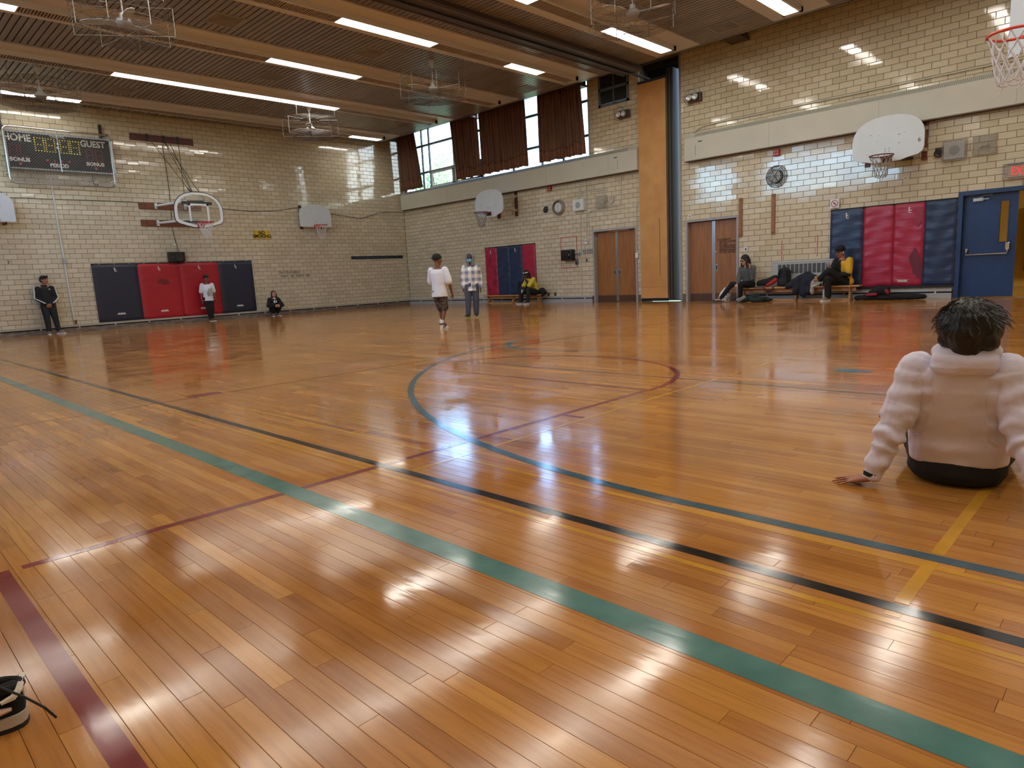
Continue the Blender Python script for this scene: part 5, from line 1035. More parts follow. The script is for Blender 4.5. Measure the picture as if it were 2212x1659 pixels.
def person(label, base, f, H, skin, J, look, top=None, bottom=None, shoes=None, group=None, hd=1.0, hands=(.5, .5), voxel=.009):
    P = Fr((base[0], base[1], 0), f); t = thing('person', label, 'person', (base[0], base[1], 0), group); sk = SK[skin]; g = {k: P(v) for k, v in J.items() if isinstance(v, tuple) and k[:2] in ('pe', 'ch', 'ne', 'sh', 'el', 'wr', 'hi', 'kn', 'an')}
    m = MB(); m.loft(torso_secs(P, J, H, 0), P.r, P.f, 16)
    hh = .142*H*hd; R = head_axes(P, look[1], look[2]); hc = P(look[0]) if look[0] else g['neck']+UP*(.045*H)+P.f*.012+UP*hh*.5
    m.cap(g['neck']-UP*.02, hc-R.col[2]*hh*.25-R.col[1]*.01, .036*H, .031*H)
    q = lambda a, b, c: hc+R @ Vector((a*hh, b*hh, c*hh))
    m.ell(q(0, -.06, .12), (.345*hh, .42*hh, .38*hh), R); m.ell(q(0, .08, -.12), (.295*hh, .32*hh, .38*hh), R); m.ell(q(0, .26, -.36), (.15*hh, .12*hh, .11*hh), R); m.cap(q(0, .40, .02), q(0, .50, -.13), .035*hh, .06*hh, 8)
    for s_ in (-1, 1): m.ell(q(s_*.345, -.04, -.04), (.045*hh, .09*hh, .13*hh), R)
    for n, s_ in (('R', 1), ('L', -1)):
        m.cap(g['sh'+n], g['el'+n], .030*H, .024*H); m.cap(g['el'+n], g['wr'+n], .024*H, .0155*H); m.cap(g['hip'+n], g['kn'+n], .050*H, .034*H); m.cap(g['kn'+n], g['an'+n], .034*H, .020*H)
        tv = P.d(J['toe'+n]); m.cap(g['an'+n]-UP*.015, g['an'+n]+tv*.12*H*.6-UP*.02, .022*H, .017*H)
        hand(m, g['wr'+n], P.d(J['hd'+n]), P.d(J['pn'+n]), H/1.55, -1 if n == 'R' else 1, .3, hands[0 if n == 'R' else 1], .0095)
    blob(m, 'body', sk, t, voxel, 3)
    for s_ in (-1, 1):
        e = MB(); e.ell(q(s_*.135, .345, .035), (.058*hh, .03*hh, .035*hh), R, 8, 6); e.build('eye', EYE, t, smooth=60); e = MB(); e.cap(q(s_*.07, .385, .125), q(s_*.21, .335, .12), .018*hh, .013*hh, 6); e.build('eyebrow', HAIR, t, smooth=60)
    e = MB(); e.cap(q(-.09, .385, -.245), q(.09, .385, -.245), .026*hh, .026*hh, 6); e.build('mouth', LIP, t, smooth=60)
    if bottom:
        mt, kind, ease = bottom; m = MB(); pel = g['pel']; m.loft([(pel-UP*.075*H, .10*H, .075*H), (pel-UP*.02*H, .096*H+ease, .068*H+ease), (pel+(g['chest']-pel)*.22, .088*H+ease*.6, .064*H+ease*.6)], P.r, P.f, 14)
        for n in 'RL':
            k = .95 if kind == 'shorts' else 1.0; kn = g['hip'+n].lerp(g['kn'+n], k); m.cap(g['hip'+n], kn, .054*H+ease, (.048 if kind == 'shorts' else .036)*H+ease)
            if kind != 'shorts': e_ = g['kn'+n].lerp(g['an'+n], .93); m.cap(g['kn'+n], e_, .036*H+ease, (.030 if kind == 'wide' else .024)*H+ease*.9)
        blob(m, 'shorts' if kind == 'shorts' else 'trousers', mt, t, voxel, 3, .006, 7, int(H*100), (1, 1, .5))
    if top:
        mt, sl, ease, hem = top; m = MB(); S = torso_secs(P, J, H, ease)
        if hem: pel, ch = g['pel'], g['chest']; S[0] = (pel-(ch-pel).normalized()*hem*H, .094*H*J.get('bulk', 1)+ease*1.3, .068*H*J.get('bulk', 1)+ease*1.3)
        else: S = S[1:]
        S[-1] = (S[-1][0]-UP*.012*H, .052*H, .050*H); m.loft(S, P.r, P.f, 18)
        for n in 'RL':
            if sl == 0: continue
            if sl < 1: m.cap(g['sh'+n], g['sh'+n].lerp(g['el'+n], sl), .036*H+ease*.7, .034*H+ease*1.1)
            else: m.cap(g['sh'+n], g['el'+n], .034*H+ease*.8, .028*H+ease); m.cap(g['el'+n], g['el'+n].lerp(g['wr'+n], .95), .028*H+ease, .021*H+ease*.8)
        blob(m, 'shirt', mt, t, voxel, 3, .006, 6, int(H*77), (1, 1, .6))
    if shoes:
        for n in 'RL': shoe(t, g['an'+n], P.d(J['toe'+n]), .155*H, shoes[0], shoes[1], J.get('lift'+n, 0), len(shoes) > 2)
    return t, P, g, hc, R, hh, q
def hair_short(t, q, R, hh, nm='hair', m_=None, g=1.0, low=.16):
    m = MB(); m.ell(q(0, -.10, .22), (.385*hh*g, .44*hh*g, .36*hh*g), R); m.ell(q(0, -.28, .02), (.34*hh, .25*hh, .34*hh), R); m.cap(q(-.22, .22, .42), q(.22, .22, .42), .12*hh, .12*hh); return blob(m, nm, m_ or HAIR, t, .009, 2, .006, 22)
def beanie(t, q, R, hh, m_):
    m = MB(); m.ell(q(0, -.09, .27), (.40*hh, .475*hh, .36*hh), R); m.ell(q(0, -.14, .18), (.395*hh, .455*hh, .30*hh), R); b = blob(m, 'beanie', m_, t, .009, 2, .002, 30)
    m = MB(); m.rings([[q(.405*math.cos(a)*(1+dz*.0), -.09+.475*math.sin(a), .16+dz+.10*math.sin(a)) for a in [2*PI*i/26 for i in range(26)]] for dz in (-.02, .0, .08, .10)], False); m.build('cuff', m_, b, smooth=60).modifiers.new('thickness', 'SOLIDIFY').thickness = .008; return b
def glasses(t, q, hh):
    m = MB()
    for s_ in (-1, 1):
        m.tube([q(s_*.15+.105*math.cos(a), .40-.03*abs(math.cos(a)), .03+.085*math.sin(a)) for a in [2*PI*i/12 for i in range(12)]], .022*hh, 5, True); m.tube([q(s_*.26, .37, .05), q(s_*.36, .0, .05)], .02*hh, 5)
    m.tube([q(-.05, .41, .04), q(.05, .41, .04)], .02*hh, 5); m.build('glasses', GLASSF, t)
CLK = mat('cloth_black', '17181b', .85, var=.25, vscale=6, bump=.25, bscale=25); CLC = mat('cloth_charcoal', '24272a', .85, var=.25, vscale=6, bump=.25, bscale=25); TEE = mat('cloth_white', 'dfe6f2', .8, var=.05, vscale=5); YELT = mat('cloth_yellow', 'd8c544', .8, var=.12, vscale=6); SLW = mat('sole_white', 'dcdcd6', .6); SHW = mat('shoe_white', 'd9d8d0', .5, var=.08); SHB = mat('shoe_black', '1a1b1f', .6); SHG = mat('shoe_grey', '8d939c', .6, var=.3, vscale=14); SOCK = mat('sock_white', 'e2e4e6', .9)
# 1 boy in the black track suit leaning on the wall
H = 1.60; J = std(H); J.update(pel=(0, -.04, .845), chest=(0, -.10, 1.10), neck=(.0, -.13, 1.315), shR=(.165, -.12, 1.27), shL=(-.165, -.12, 1.27), elR=(.215, -.08, 1.0), elL=(-.215, -.08, 1.0), wrR=(.075, .09, .83), wrL=(-.065, .10, .835), hdR=(-.85, .3, -.6), hdL=(.85, .3, -.6), pnR=(-.2, -1, .3), pnL=(.2, -1, .3), hipR=(.08, -.03, .82), hipL=(-.08, -.03, .82), knR=(.09, .05, .45), knL=(-.10, .05, .45), anR=(.09, .06, .085), anL=(-.13, .08, .085), toeR=(.25, 1, 0), toeL=(-.75, .8, 0))
t, P, g, hc, R, hh, q = person('boy in a black track suit with white sleeve stripes, back against the wall', (4.30, 22.02), (.06, -1), H, 'tan', J, ((-.02, -.10, 1.485), -.55, -.05), (CLK, 1, .018, .06), (CLC, 'long', .02), (SHG, SLW), hands=(1.0, 1.0))
hair_short(t, q, R, hh)
for n, s_ in (('R', 1), ('L', -1)):
    for k in (-.028, 0, .028):
        m = MB(); o_ = P.r*s_*.062; a = g['sh'+n]+P.r*s_*.05+UP*.035; m.tube([a+P.f*k-P.r*s_*.055+UP*.022, a+o_*.5+P.f*k, (g['sh'+n]+g['el'+n])/2+o_+P.f*k, g['el'+n]+o_+P.f*(k+.01), (g['el'+n]+g['wr'+n])/2+o_*.55+P.f*(k+.045)-UP*.0, g['wr'+n]+P.r*s_*.02+P.f*(k+.035)+UP*.02], .012, 6); m.build('sleeve_stripe', WHT, t)
m = MB(); c = g['chest']-P.r*.075+P.f*.118+UP*.13; m.prism([c-P.r*.025+UP*.015, c+P.r*.025+UP*.015, c-UP*.02], P.f, .012); m.build('emblem', WHT, t); m = MB(); m.torus(g['neck']+UP*.012, UP, .062, .022, 20, 8); m.build('collar', CLK, t, smooth=60)
# 2 boy before the red mats
H = 1.44; J = std(H); J.update(anR=(.01, .0, .075), anL=(-.03, .05, .075), knR=(.05, .03, .41), knL=(-.055, .05, .41), toeL=(-.35, 1, 0), toeR=(-.1, 1, 0), elR=(.20, -.02, .90), wrR=(.215, .02, .69), elL=(-.20, -.02, .90), wrL=(-.21, .03, .70))
t, P, g, hc, R, hh, q = person('boy in a dark beanie and white printed T-shirt in front of the red wall mats', (8.60, 21.95), (-.05, -1), H, 'brown', J, (None, -.25, 0), (TEE, .8, .020, .075), (CLK, 'long', .012), (SHB, SLW)); beanie(t, q, R, hh, mat('beanie_brown', '2b211d', .9, bump=.3, bscale=60))
m = MB(); r = random.Random(4); c = g['chest']+P.f*.128-UP*.06
for i in range(24): m.obox(c-P.r*(.02+r.uniform(-.07, .07))+UP*r.uniform(-.14, .10), P.r*r.uniform(.006, .02), UP*r.uniform(.003, .012), P.f*.012)
m.build('shirt_print', mat('print_olive', '8b8a70', .7), t); m = MB(); [m.cyl(g[k]+UP*.02, g[k]+UP*.10, .040, 10) for k in ('anR', 'anL')]; m.build('sock', SOCK, t)
# 3 crouching girl
H = 1.50; J = std(H); J.update(pel=(0, -.10, .24), chest=(0, -.05, .44), neck=(0, .0, .60), shR=(.14, -.02, .57), shL=(-.14, -.02, .57), elR=(.24, .08, .36), elL=(-.24, .08, .36), wrR=(.10, .26, .36), wrL=(-.10, .26, .36), hdR=(-1, .1, 0), hdL=(1, .1, 0), pnR=(0, -1, 0), pnL=(0, -1, 0), hipR=(.08, -.08, .24), hipL=(-.08, -.08, .24), knR=(.13, .22, .40), knL=(-.13, .22, .40), anR=(.085, .02, .085), anL=(-.085, .02, .085), toeR=(.2, 1, 0), toeL=(-.2, 1, 0))
t, P, g, hc, R, hh, q = person('girl with long black hair crouching in black clothes against the wall', (10.72, 21.80), (-.10, -1), H, 'light', J, ((0, .03, .745), .1, .12), (CLK, 1, .02, .05), (CLK, 'long', .014), (SHB, SLW), hands=(.8, .8))
m = MB(); m.ell(q(0, -.12, .20), (.39*hh, .42*hh, .38*hh), R); m.cap(q(-.34, .02, .1), q(-.42, -.02, -.95), .11*hh, .13*hh); m.cap(q(.34, .02, .1), q(.42, -.02, -.95), .11*hh, .13*hh); m.cap(q(0, -.3, 0), q(0, -.34, -1.0), .33*hh, .30*hh); blob(m, 'hair', HAIR, t, .010, 3, .004, 20)
m = MB(); m.obox(g['chest']+P.f*.145+UP*.05+P.r*.03, P.r*.022, UP*.045, P.f*.02); m.obox(g['chest']+P.f*.145+UP*.05-P.r*.035, P.r*.018, UP*.035, P.f*.02); m.build('shirt_print', WHT, t); m = MB(); m.prism([g['neck']+P.f*.07-P.r*.03, g['neck']+P.f*.07+P.r*.03, g['neck']+P.f*.095-UP*.05], P.f, .01); m.build('collar', WHT, t)
# 4 boy at mid floor, walking, one palm raised
H = 1.405; J = std(H); J.update(hipR=(.065, 0, .70), hipL=(-.065, 0, .70), knR=(.05, .07, .39), knL=(-.06, .13, .385), anR=(.03, -.04, .09), anL=(-.06, .13, .10), toeR=(.1, 1, 0), toeL=(.2, 1, 0), elR=(.215, .02, .88), wrR=(.20, .13, .68), hdR=(0, .5, -.85), elL=(-.21, .07, .90), wrL=(-.10, .255, .985), hdL=(.15, .5, .8), pnL=(.3, -.7, .5), liftL=.22)
t, P, g, hc, R, hh, q = person('boy in a black beanie, white T-shirt and camouflage shorts raising one palm at mid floor', (8.28, 10.02), (.93, .36), H, 'brown', J, (None, .45, -.08), (TEE, .85, .024, .085), (None, 'shorts', 0) if False else None, (SHW, SLW, 1), hands=(1.1, .25), voxel=.008); beanie(t, q, R, hh, mat('beanie_black', '1b1c20', .9, bump=.4, bscale=70))
def camo():
    m, N, L, b = node_mat('camouflage'); tc = N.new('ShaderNodeTexCoord'); n = N.new('ShaderNodeTexNoise'); n.inputs['Scale'].default_value = 17; n.inputs['Detail'].default_value = 3; n.inputs['Distortion'].default_value = 1.5; L.new(tc.outputs['Object'], n.inputs['Vector'])
    r = ramp(N, [(0, '1c1b1c'), (.42, '2b2a2c'), (.47, '57504b'), (.56, '8b8278'), (.62, '33312f')], 'CONSTANT'); L.new(n.outputs['Fac'], r.inputs[0]); L.new(r.outputs[0], b.inputs['Base Color']); b.inputs['Roughness'].default_value = .9; return m
m = MB(); pel = g['pel']; m.loft([(pel-UP*.12, .135, .11), (pel-UP*.02, .15, .115), (pel+UP*.05, .14, .105)], P.r, P.f, 14)
for n in 'RL': m.cap(g['hip'+n], g['hip'+n].lerp(g['kn'+n], .92), .088, .080)
blob(m, 'shorts', camo(), t, .009, 3, .006, 8, 3)
m = MB(); [m.cyl(g[k]+UP*.03, g[k]+UP*.095, .041, 12) for k in ('anR', 'anL')]; m.build('sock', SOCK, t); m = MB(); [m.torus(g[k]+UP*.02, UP, .043, .012, 16, 6) for k in ('anR', 'anL')]; m.build('shoe_collar', mat('shoe_navy', '26324d', .6), t)
for n in 'RL': m = MB(); d = P.d(J['toe'+n]); w_ = d.cross(UP); a = g['an'+n]+w_*.046-UP*.02; m.tube([a-d*.03-UP*.015, a+d*.01-UP*.035, a+d*.05-UP*.02, a+d*.08], .006, 5); m.build('shoe_swoosh', SHB, t)
# 5 boy in plaid
H = 1.50; J = std(H); J.update(anR=(.115, .05, .08), anL=(-.075, -.03, .08), knR=(.10, .05, .43), knL=(-.085, .02, .43), toeR=(.7, 1, 0), toeL=(-.15, 1, 0), elR=(.20, -.02, .94), wrR=(.205, .03, .73), elL=(-.205, -.03, .94), wrL=(-.215, .0, .725))
def plaid():
    m, N, L, b = node_mat('plaid_flannel'); tc = N.new('ShaderNodeTexCoord'); sp = N.new('ShaderNodeSeparateXYZ'); L.new(tc.outputs['Object'], sp.inputs[0])
    def band(src, per, ph): v = math_node(N, L, 'FRACT', math_node(N, L, 'MULTIPLY', math_node(N, L, 'ADD', src, ph), 1/per)); return v
    u = math_node(N, L, 'SUBTRACT', math_node(N, L, 'MULTIPLY', sp.outputs[0], .74), math_node(N, L, 'MULTIPLY', sp.outputs[1], .67))
    st = [(0, (.9, .9, .9)), (.42, (.9, .9, .9)), (.43, (.30, .33, .40)), (.62, (.30, .33, .40)), (.63, (.13, .16, .24)), (.86, (.13, .16, .24)), (.87, (.5, .52, .58))]
    a = ramp(N, st, 'CONSTANT'); L.new(band(u, .15, .06), a.inputs[0]); c = ramp(N, st, 'CONSTANT'); L.new(band(sp.outputs[2], .165, .03), c.inputs[0])
    mx = N.new('ShaderNodeMix'); mx.data_type = 'RGBA'; mx.blend_type = 'MIX'; mx.inputs['Factor'].default_value = .5; L.new(a.outputs[0], mx.inputs['A']); L.new(c.outputs[0], mx.inputs['B']); L.new(mx.outputs['Result'], b.inputs['Base Color']); b.inputs['Roughness'].default_value = .9; return m
t, P, g, hc, R, hh, q = person('boy in a grey hood, blue face mask and plaid flannel shirt standing with arms down', (10.93, 12.0), (-.72, -.69), H, 'dark', J, (None, .35, -.05), (plaid(), 1, .020, .10), (mat('cloth_slate', '4a5363', .9, var=.2, vscale=8), 'wide', .020), (mat('shoe_olive', '5e6248', .7, var=.3, vscale=14), mat('sole_lime', 'a9b56a', .6)))
GH = mat('hood_grey', '84868c', .9, var=.15, vscale=20); m = MB()
for i in range(14): a = PI*(-.30+1.60*i/13); a2 = PI*(-.30+1.60*(i+1)/13); m.cap(q(.42*math.cos(a), .14, .10+.50*math.sin(a)), q(.42*math.cos(a2), .14, .10+.50*math.sin(a2)), .10*hh, .10*hh)
m.ell(q(0, -.22, .16), (.48*hh, .42*hh, .52*hh), R); m.cap(q(-.34, .08, -.35), q(-.2, .12, -.72), .14*hh, .13*hh); m.cap(q(.34, .08, -.35), q(.2, .12, -.72), .14*hh, .13*hh); m.cap(q(0, -.3, -.3), q(0, -.2, -.8), .34*hh, .4*hh); blob(m, 'hood', GH, t, .010, 3, .003, 18)
m = MB(); m.ell(q(0, .27, -.20), (.30*hh, .22*hh, .24*hh), R); blob(m, 'face_mask', mat('mask_blue', '6fb0d8', .7), t, .009, 2)
m = MB(); m.tube([g['neck']+P.f*.075, g['chest']+P.f*.135, g['pel']+P.f*.135, g['pel']+P.f*.13-UP*.09], .008, 5); m.build('shirt_placket', WHT, t)
# 6 seated, yellow T-shirt, left bench
H = 1.60; sz = .30; J = std(H); J['bulk'] = 1.12; J.update(pel=(0, 0, sz+.10), chest=(-.01, .13, sz+.36), neck=(.02, .21, sz+.545), shR=(.155, .17, sz+.50), shL=(-.15, .19, sz+.50), elR=(.23, .30, sz+.28), wrR=(.09, .40, sz+.15), hdR=(-.4, .8, -.3), pnR=(-.5, 0, -.8), elL=(-.16, .40, sz+.30), wrL=(-.0, .40, sz+.52), hdL=(.15, -.1, 1), pnL=(.2, -1, .1), hipR=(.09, .02, sz+.09), hipL=(-.09, .02, sz+.09), knR=(.24, .40, sz+.17), knL=(-.13, .42, sz+.17), anR=(.26, .40, .085), anL=(-.12, .44, .085), toeR=(.2, 1, 0), toeL=(-.1, 1, 0))
t, P, g, hc, R, hh, q = person('person in a yellow T-shirt and white headband seated on the left bench, hand at mouth', (16.50, 15.02), (-1, .10), H, 'dark', J, ((.06, .30, sz+.665), .30, -.30), (YELT, .9, .022, .04), (CLC, 'wide', .022), (mat('shoe_pale', 'a9aebc', .6), SLW), hands=(.6, .9))
hair_short(t, q, R, hh, g=1.08); m = MB(); m.cap(q(0, -.38, .1), q(0, -.36, -.6), .28*hh, .22*hh); blob(m, 'hair_back', HAIR, t, .011, 2, .004, 20)
m = MB(); m.rings([[q(.42*math.cos(a), -.06+.47*math.sin(a), .20+dz+.10*math.sin(a)) for a in [2*PI*i/26 for i in range(26)]] for dz in (0, .07, .15)], False); m.build('headband', TEE, t, smooth=60).modifiers.new('thickness', 'SOLIDIFY').thickness = .007
TS = mat('sleeve_patterned', '3c4048', .8, var=.6, vscale=45); m = MB(); [m.cap(g['el'+n], g['el'+n].lerp(g['wr'+n], .8), .05, .036) for n in 'RL']; m.cap(g['shL'].lerp(g['elL'], .55), g['elL'], .05, .05); m.cap(g['shR'].lerp(g['elR'], .6), g['elR'], .05, .05); blob(m, 'under_sleeve', TS, t, .010, 3); m = MB(); m.obox(g['wrR']+P.f*.09-UP*.02, P.r*.018, P.f*.012, UP*.055); m.build('held_tissue', WHITE, t)
# 7 girl in the grey sweater, right bench
H = 1.60; sz = .345; J = std(H); J.update(pel=(0, -.02, sz+.09), chest=(0, .02, sz+.34), neck=(0, .06, sz+.53), shR=(.15, .05, sz+.49), shL=(-.15, .03, sz+.49), elR=(.20, .12, sz+.23), wrR=(.11, .30, sz+.12), hdR=(-.1, .7, -.5), pnR=(0, -.2, -1), elL=(-.20, .14, sz+.24), wrL=(-.17, .20, sz+.47), hdL=(.05, .1, 1), pnL=(.9, .3, 0), hipR=(.09, .0, sz+.085), hipL=(-.09, .0, sz+.085), knR=(.26, .36, sz+.10), knL=(-.03, .40, sz+.10), anR=(.50, .50, .085), anL=(.02, .33, .085), toeR=(.45, .6, 0), toeL=(.1, 1, 0))
t, P, g, hc, R, hh, q = person('girl with glasses and curly black hair in a grey sweater on the right bench', (16.58, 7.70), (-1, .12), H, 'light', J, ((.05, .10, sz+.685), .40, -.18), (mat('sweater_grey', '5f6469', .95, var=.25, vscale=14, bump=.3, bscale=60), 1, .022, .02), (CLK, 'long', .008), (mat('shoe_dark_grey', '3b3c42', .6), mat('sole_dark', '55565c', .7)), hands=(.5, 1.0)); glasses(t, q, hh)
m = MB(); m.ell(q(0, -.14, .24), (.44*hh, .44*hh, .42*hh), R); r = random.Random(9)
for s_ in (-1, 1):
    for i in range(7): m.cap(q(s_*(.36+.04*r.random()), -.1+.05*i*.3, .15-.02*i), q(s_*(.42+.1*r.random()), .02+.1*r.random(), -.35-.13*i), .12*hh, .11*hh)
m.cap(q(0, -.3, 0), q(0, -.3, -1.2), .38*hh, .36*hh); m.cap(q(.3, .1, -.7), q(.42, .25, -1.15), .14*hh, .10*hh); blob(m, 'hair', HAIR, t, .010, 2, .012, 22)
m = MB(); m.cap(g['wrL']+UP*.09, g['wrL']+UP*.13+P.f*.03, .018, .014); m.build('snack', mat('snack_tan', 'c9a86f', .7), t)
# 8 person in the open yellow shirt, right bench
H = 1.72; J = std(H); J.update(pel=(0, -.03, sz+.10), chest=(0, .01, sz+.38), neck=(0, .05, sz+.60), shR=(.165, .02, sz+.555), shL=(-.165, .04, sz+.555), elR=(.21, .16, sz+.32), wrR=(.13, .34, sz+.42), hdR=(-.2, .6, .4), pnR=(-.5, -.5, .4), elL=(-.20, .14, sz+.26), wrL=(.05, .26, sz+.235), hdL=(.9, .2, 0), pnL=(0, -.3, -1), hipR=(.09, .0, sz+.09), hipL=(-.09, .0, sz+.09), knR=(.12, .42, sz+.17), knL=(.10, .42, sz+.34), anR=(.12, .40, .085), anL=(.32, .42, sz+.16), toeR=(.25, 1, 0), toeL=(.5, .8, 0), liftL=.35)
t, P, g, hc, R, hh, q = person('person in a black beanie and open yellow shirt holding a phone on the bench', (16.60, 5.42), (-1, .22), H, 'tan', J, ((.03, .10, sz+.765), .25, -.28), (CLK, 1, .016, .03), (CLK, 'wide', .020), (SHG, SLW), hands=(.9, .8)); beanie(t, q, R, hh, mat('beanie_black')); glasses(t, q, hh)
m = MB(); S = torso_secs(P, J, H, .030)[1:]; S = [(c-P.r*.075, a*.62, b) for c, a, b in S[:-1]]; m.loft(S, P.r, P.f, 16); m.cap(g['shL'], g['shL'].lerp(g['elL'], .85), .085, .085); m.cap(g['pel']-P.r*.1, g['pel']-P.r*.15-UP*.02, .10, .09); blob(m, 'yellow_shirt', mat('shirt_golden', 'd9ab2e', .8, var=.12, vscale=6), t, .010, 3, .006, 7); m = MB(); S = torso_secs(P, J, H, .031)[2:-1]; m.loft([(c+P.r*.105, a*.32, b*.95) for c, a, b in S], P.r, P.f, 12); blob(m, 'yellow_shirt_front', mat('shirt_golden'), t, .010, 3) if False else None
m = MB(); m.cap(q(-.36, -.02, -.02), q(-.37, .03, -.14), .045*hh, .032*hh); m.build('earbud', WHITE, t); m = MB(); m.obox(g['wrR']+P.f*.09+UP*.06-P.r*.03, P.r*.034, (P.f*.5+UP*.8)*.07, (P.f*.8-UP*.5)*.005); m.build('phone', mat('phone_case', 'b9bcc9', .3), t)
# ------------------------------------------------------------------ bags, coats and bottle
def backpack(label, c, f, w, h, d, m_, strap_m, lean=0.0, red=None, group=None):
    """upright rucksack with a front pocket, two straps and a top loop; c = middle of its base"""
    P = Fr(c, f); t = thing('backpack', label, 'backpack', c, group); s = lambda a, b, z: P((a*w, (b*d)-lean*z*h, z*h)); m = MB()
    m.loft([(s(0, 0, .03), w*.46, d*.42), (s(0, 0, .2), w*.5, d*.5), (s(0, 0, .6), w*.48, d*.46), (s(0, -.02, .85), w*.42, d*.38), (s(0, -.04, 1), w*.25, d*.22)], P.r, P.f, 16, 3.2); blob(m, 'body', m_, t, .012, 4, .006, 7, int(w*100))
    m = MB(); m.loft([(s(0, .42, .08), w*.38, d*.2), (s(0, .46, .3), w*.4, d*.24), (s(0, .40, .5), w*.34, d*.16)], P.r, P.f, 14, 3.2); blob(m, 'front_pocket', red or m_, t, .011, 3, .004, 9)
    for k in (-1, 1): m = MB(); m.tube([s(k*.2, .55, .95), s(k*.30, .62, .75), s(k*.36, .60, .4), s(k*.42, .5, .06)], [.018, .022, .02, .012], 6); m.build('strap', strap_m, t)
    m = MB(); m.tube([s(-.08, 0, .97), s(-.05, .02, 1.09), s(.05, .02, 1.09), s(.08, 0, .97)], .01, 6); m.build('top_loop', strap_m, t); return t, s
def heap(label, nm, cat, org, caps, m_, seed, noise=.018, sc=6, extra=None, vox=.013):
    t = thing(nm, label, cat, org); m = MB()
    for c in caps: m.cap(*c)
    blob(m, 'cloth', m_, t, vox, 3, noise, sc, seed); return t
NVC = mat('cloth_navy', '1b2033', .85, var=.25, vscale=7); GRN = mat('cloth_forest', '20302b', .9, var=.3, vscale=7); REDC = mat('cloth_red', 'b2232b', .8, var=.15); GRC = mat('cloth_grey', 'a2a4a8', .85, var=.12)
V = Vector
backpack('black backpack upright on the right bench in front of the radiator grille', (16.60, 6.78, .345), (-1, 0), .30, .46, .22, CLC, CLK)
backpack('dark backpack half hidden behind the person in the yellow T-shirt', (16.60, 15.62, .30), (-1, 0), .34, .46, .22, CLC, CLK)
t = thing('backpack', 'black and red backpack slumped on the right bench', 'backpack', (16.55, 7.18, .345)); m = MB(); m.cap((16.55, 7.38, .44), (16.56, 7.12, .49), .085, .095); m.cap((16.56, 7.12, .50), (16.57, 7.0, .555), .09, .085); blob(m, 'body', CLK, t, .012, 3, .006, 9, 3)
m = MB(); m.loft([((16.50, 7.20, .36), .05, .02), ((16.50, 7.05, .44), .07, .03), ((16.52, 6.92, .53), .06, .035)], (1, 0, 0), (0, .6, .8), 12); m.cap((16.47, 7.16, .40), (16.50, 6.96, .52), .035, .05); blob(m, 'red_panel', REDC, t, .010, 3, .004, 9); m = MB(); m.loft([((16.46, 7.50, .352), .05, .05), ((16.46, 7.40, .365), .09, .07), ((16.48, 7.25, .38), .07, .06)], (1, 0, 0), (0, .4, .1), 12); blob(m, 'grey_flap', mat('flap_grey', '72747a', .7), t, .010, 2)
m = MB(); m.tube([(16.42, 7.24, .37), (16.40, 7.20, .30), (16.41, 7.12, .25), (16.43, 7.02, .28), (16.45, 6.98, .37)], [.012, .03, .04, .03, .012], 7); m.build('hanging_strap', mat('strap_maroon', '4c1a1f', .7), t)
heap('navy jacket draped over the right bench beside the striped bag', 'jacket', 'jacket', (16.5, 6.3, .4), [((16.56, 6.50, .44), (16.55, 6.22, .58), .10, .11), ((16.55, 6.22, .58), (16.52, 6.06, .54), .11, .08), ((16.50, 6.50, .42), (16.40, 6.62, .36), .10, .06), ((16.44, 6.40, .42), (16.38, 6.42, .22), .10, .07), ((16.44, 6.22, .45), (16.37, 6.24, .18), .10, .08), ((16.45, 6.10, .45), (16.39, 6.14, .22), .07, .06)], NVC, 5)
t = heap('grey and yellow jacket lying folded between the navy jacket and the striped bag', 'jacket', 'jacket', (16.45, 6.0, .4), [((16.42, 6.08, .38), (16.44, 5.95, .50), .05, .06), ((16.44, 5.95, .50), (16.47, 5.90, .52), .06, .05), ((16.40, 6.05, .33), (16.38, 6.03, .20), .04, .05)], GRC, 6, .008); m = MB(); m.cap((16.405, 5.96, .545), (16.42, 5.90, .49), .035, .03); blob(m, 'yellow_yoke', mat('yoke_amber', 'd0982c', .8), t, .010, 2)
t = thing('bag', 'black bag with white vertical stripes on the right bench', 'bag', (16.58, 5.80, .345)); m = MB(); m.loft([((16.58, 5.80, .35), .10, .15), ((16.58, 5.80, .42), .115, .16), ((16.58, 5.80, .55), .11, .155), ((16.58, 5.81, .62), .07, .11)], (1, 0, 0), (0, 1, 0), 16, 2.6); blob(m, 'body', CLK, t, .012, 3, .004, 8, 2)
for y in (5.90, 5.83, 5.78, 5.71): m = MB(); m.tube([(16.50, y, .63), (16.462, y+.012, .56), (16.452, y-.01, .47), (16.462, y+.01, .36)], .009, 6); m.build('white_stripe', WHT, t)
t = thing('water_bottle', 'pale blue water bottle with a loop cap standing before the right bench', 'bottle', (16.30, 5.72, 0)); m = MB(); m.lathe((16.30, 5.72, 0), UP, [(0, .036), (.01, .041), (.22, .041), (.25, .034), (.262, .024), (.285, .024)], 18); m.build('flask', mat('bottle_ice', 'b9cbdd', .3), t, smooth=40); m = MB(); m.cyl((16.30, 5.72, .28), (16.30, 5.72, .31), .027, 14); m.tube([(16.30, 5.695, .30), (16.30, 5.69, .345), (16.30, 5.72, .362), (16.30, 5.75, .345), (16.30, 5.745, .30)], .008, 6); m.build('loop_cap', mat('cap_grey', '5d6670', .4), t)
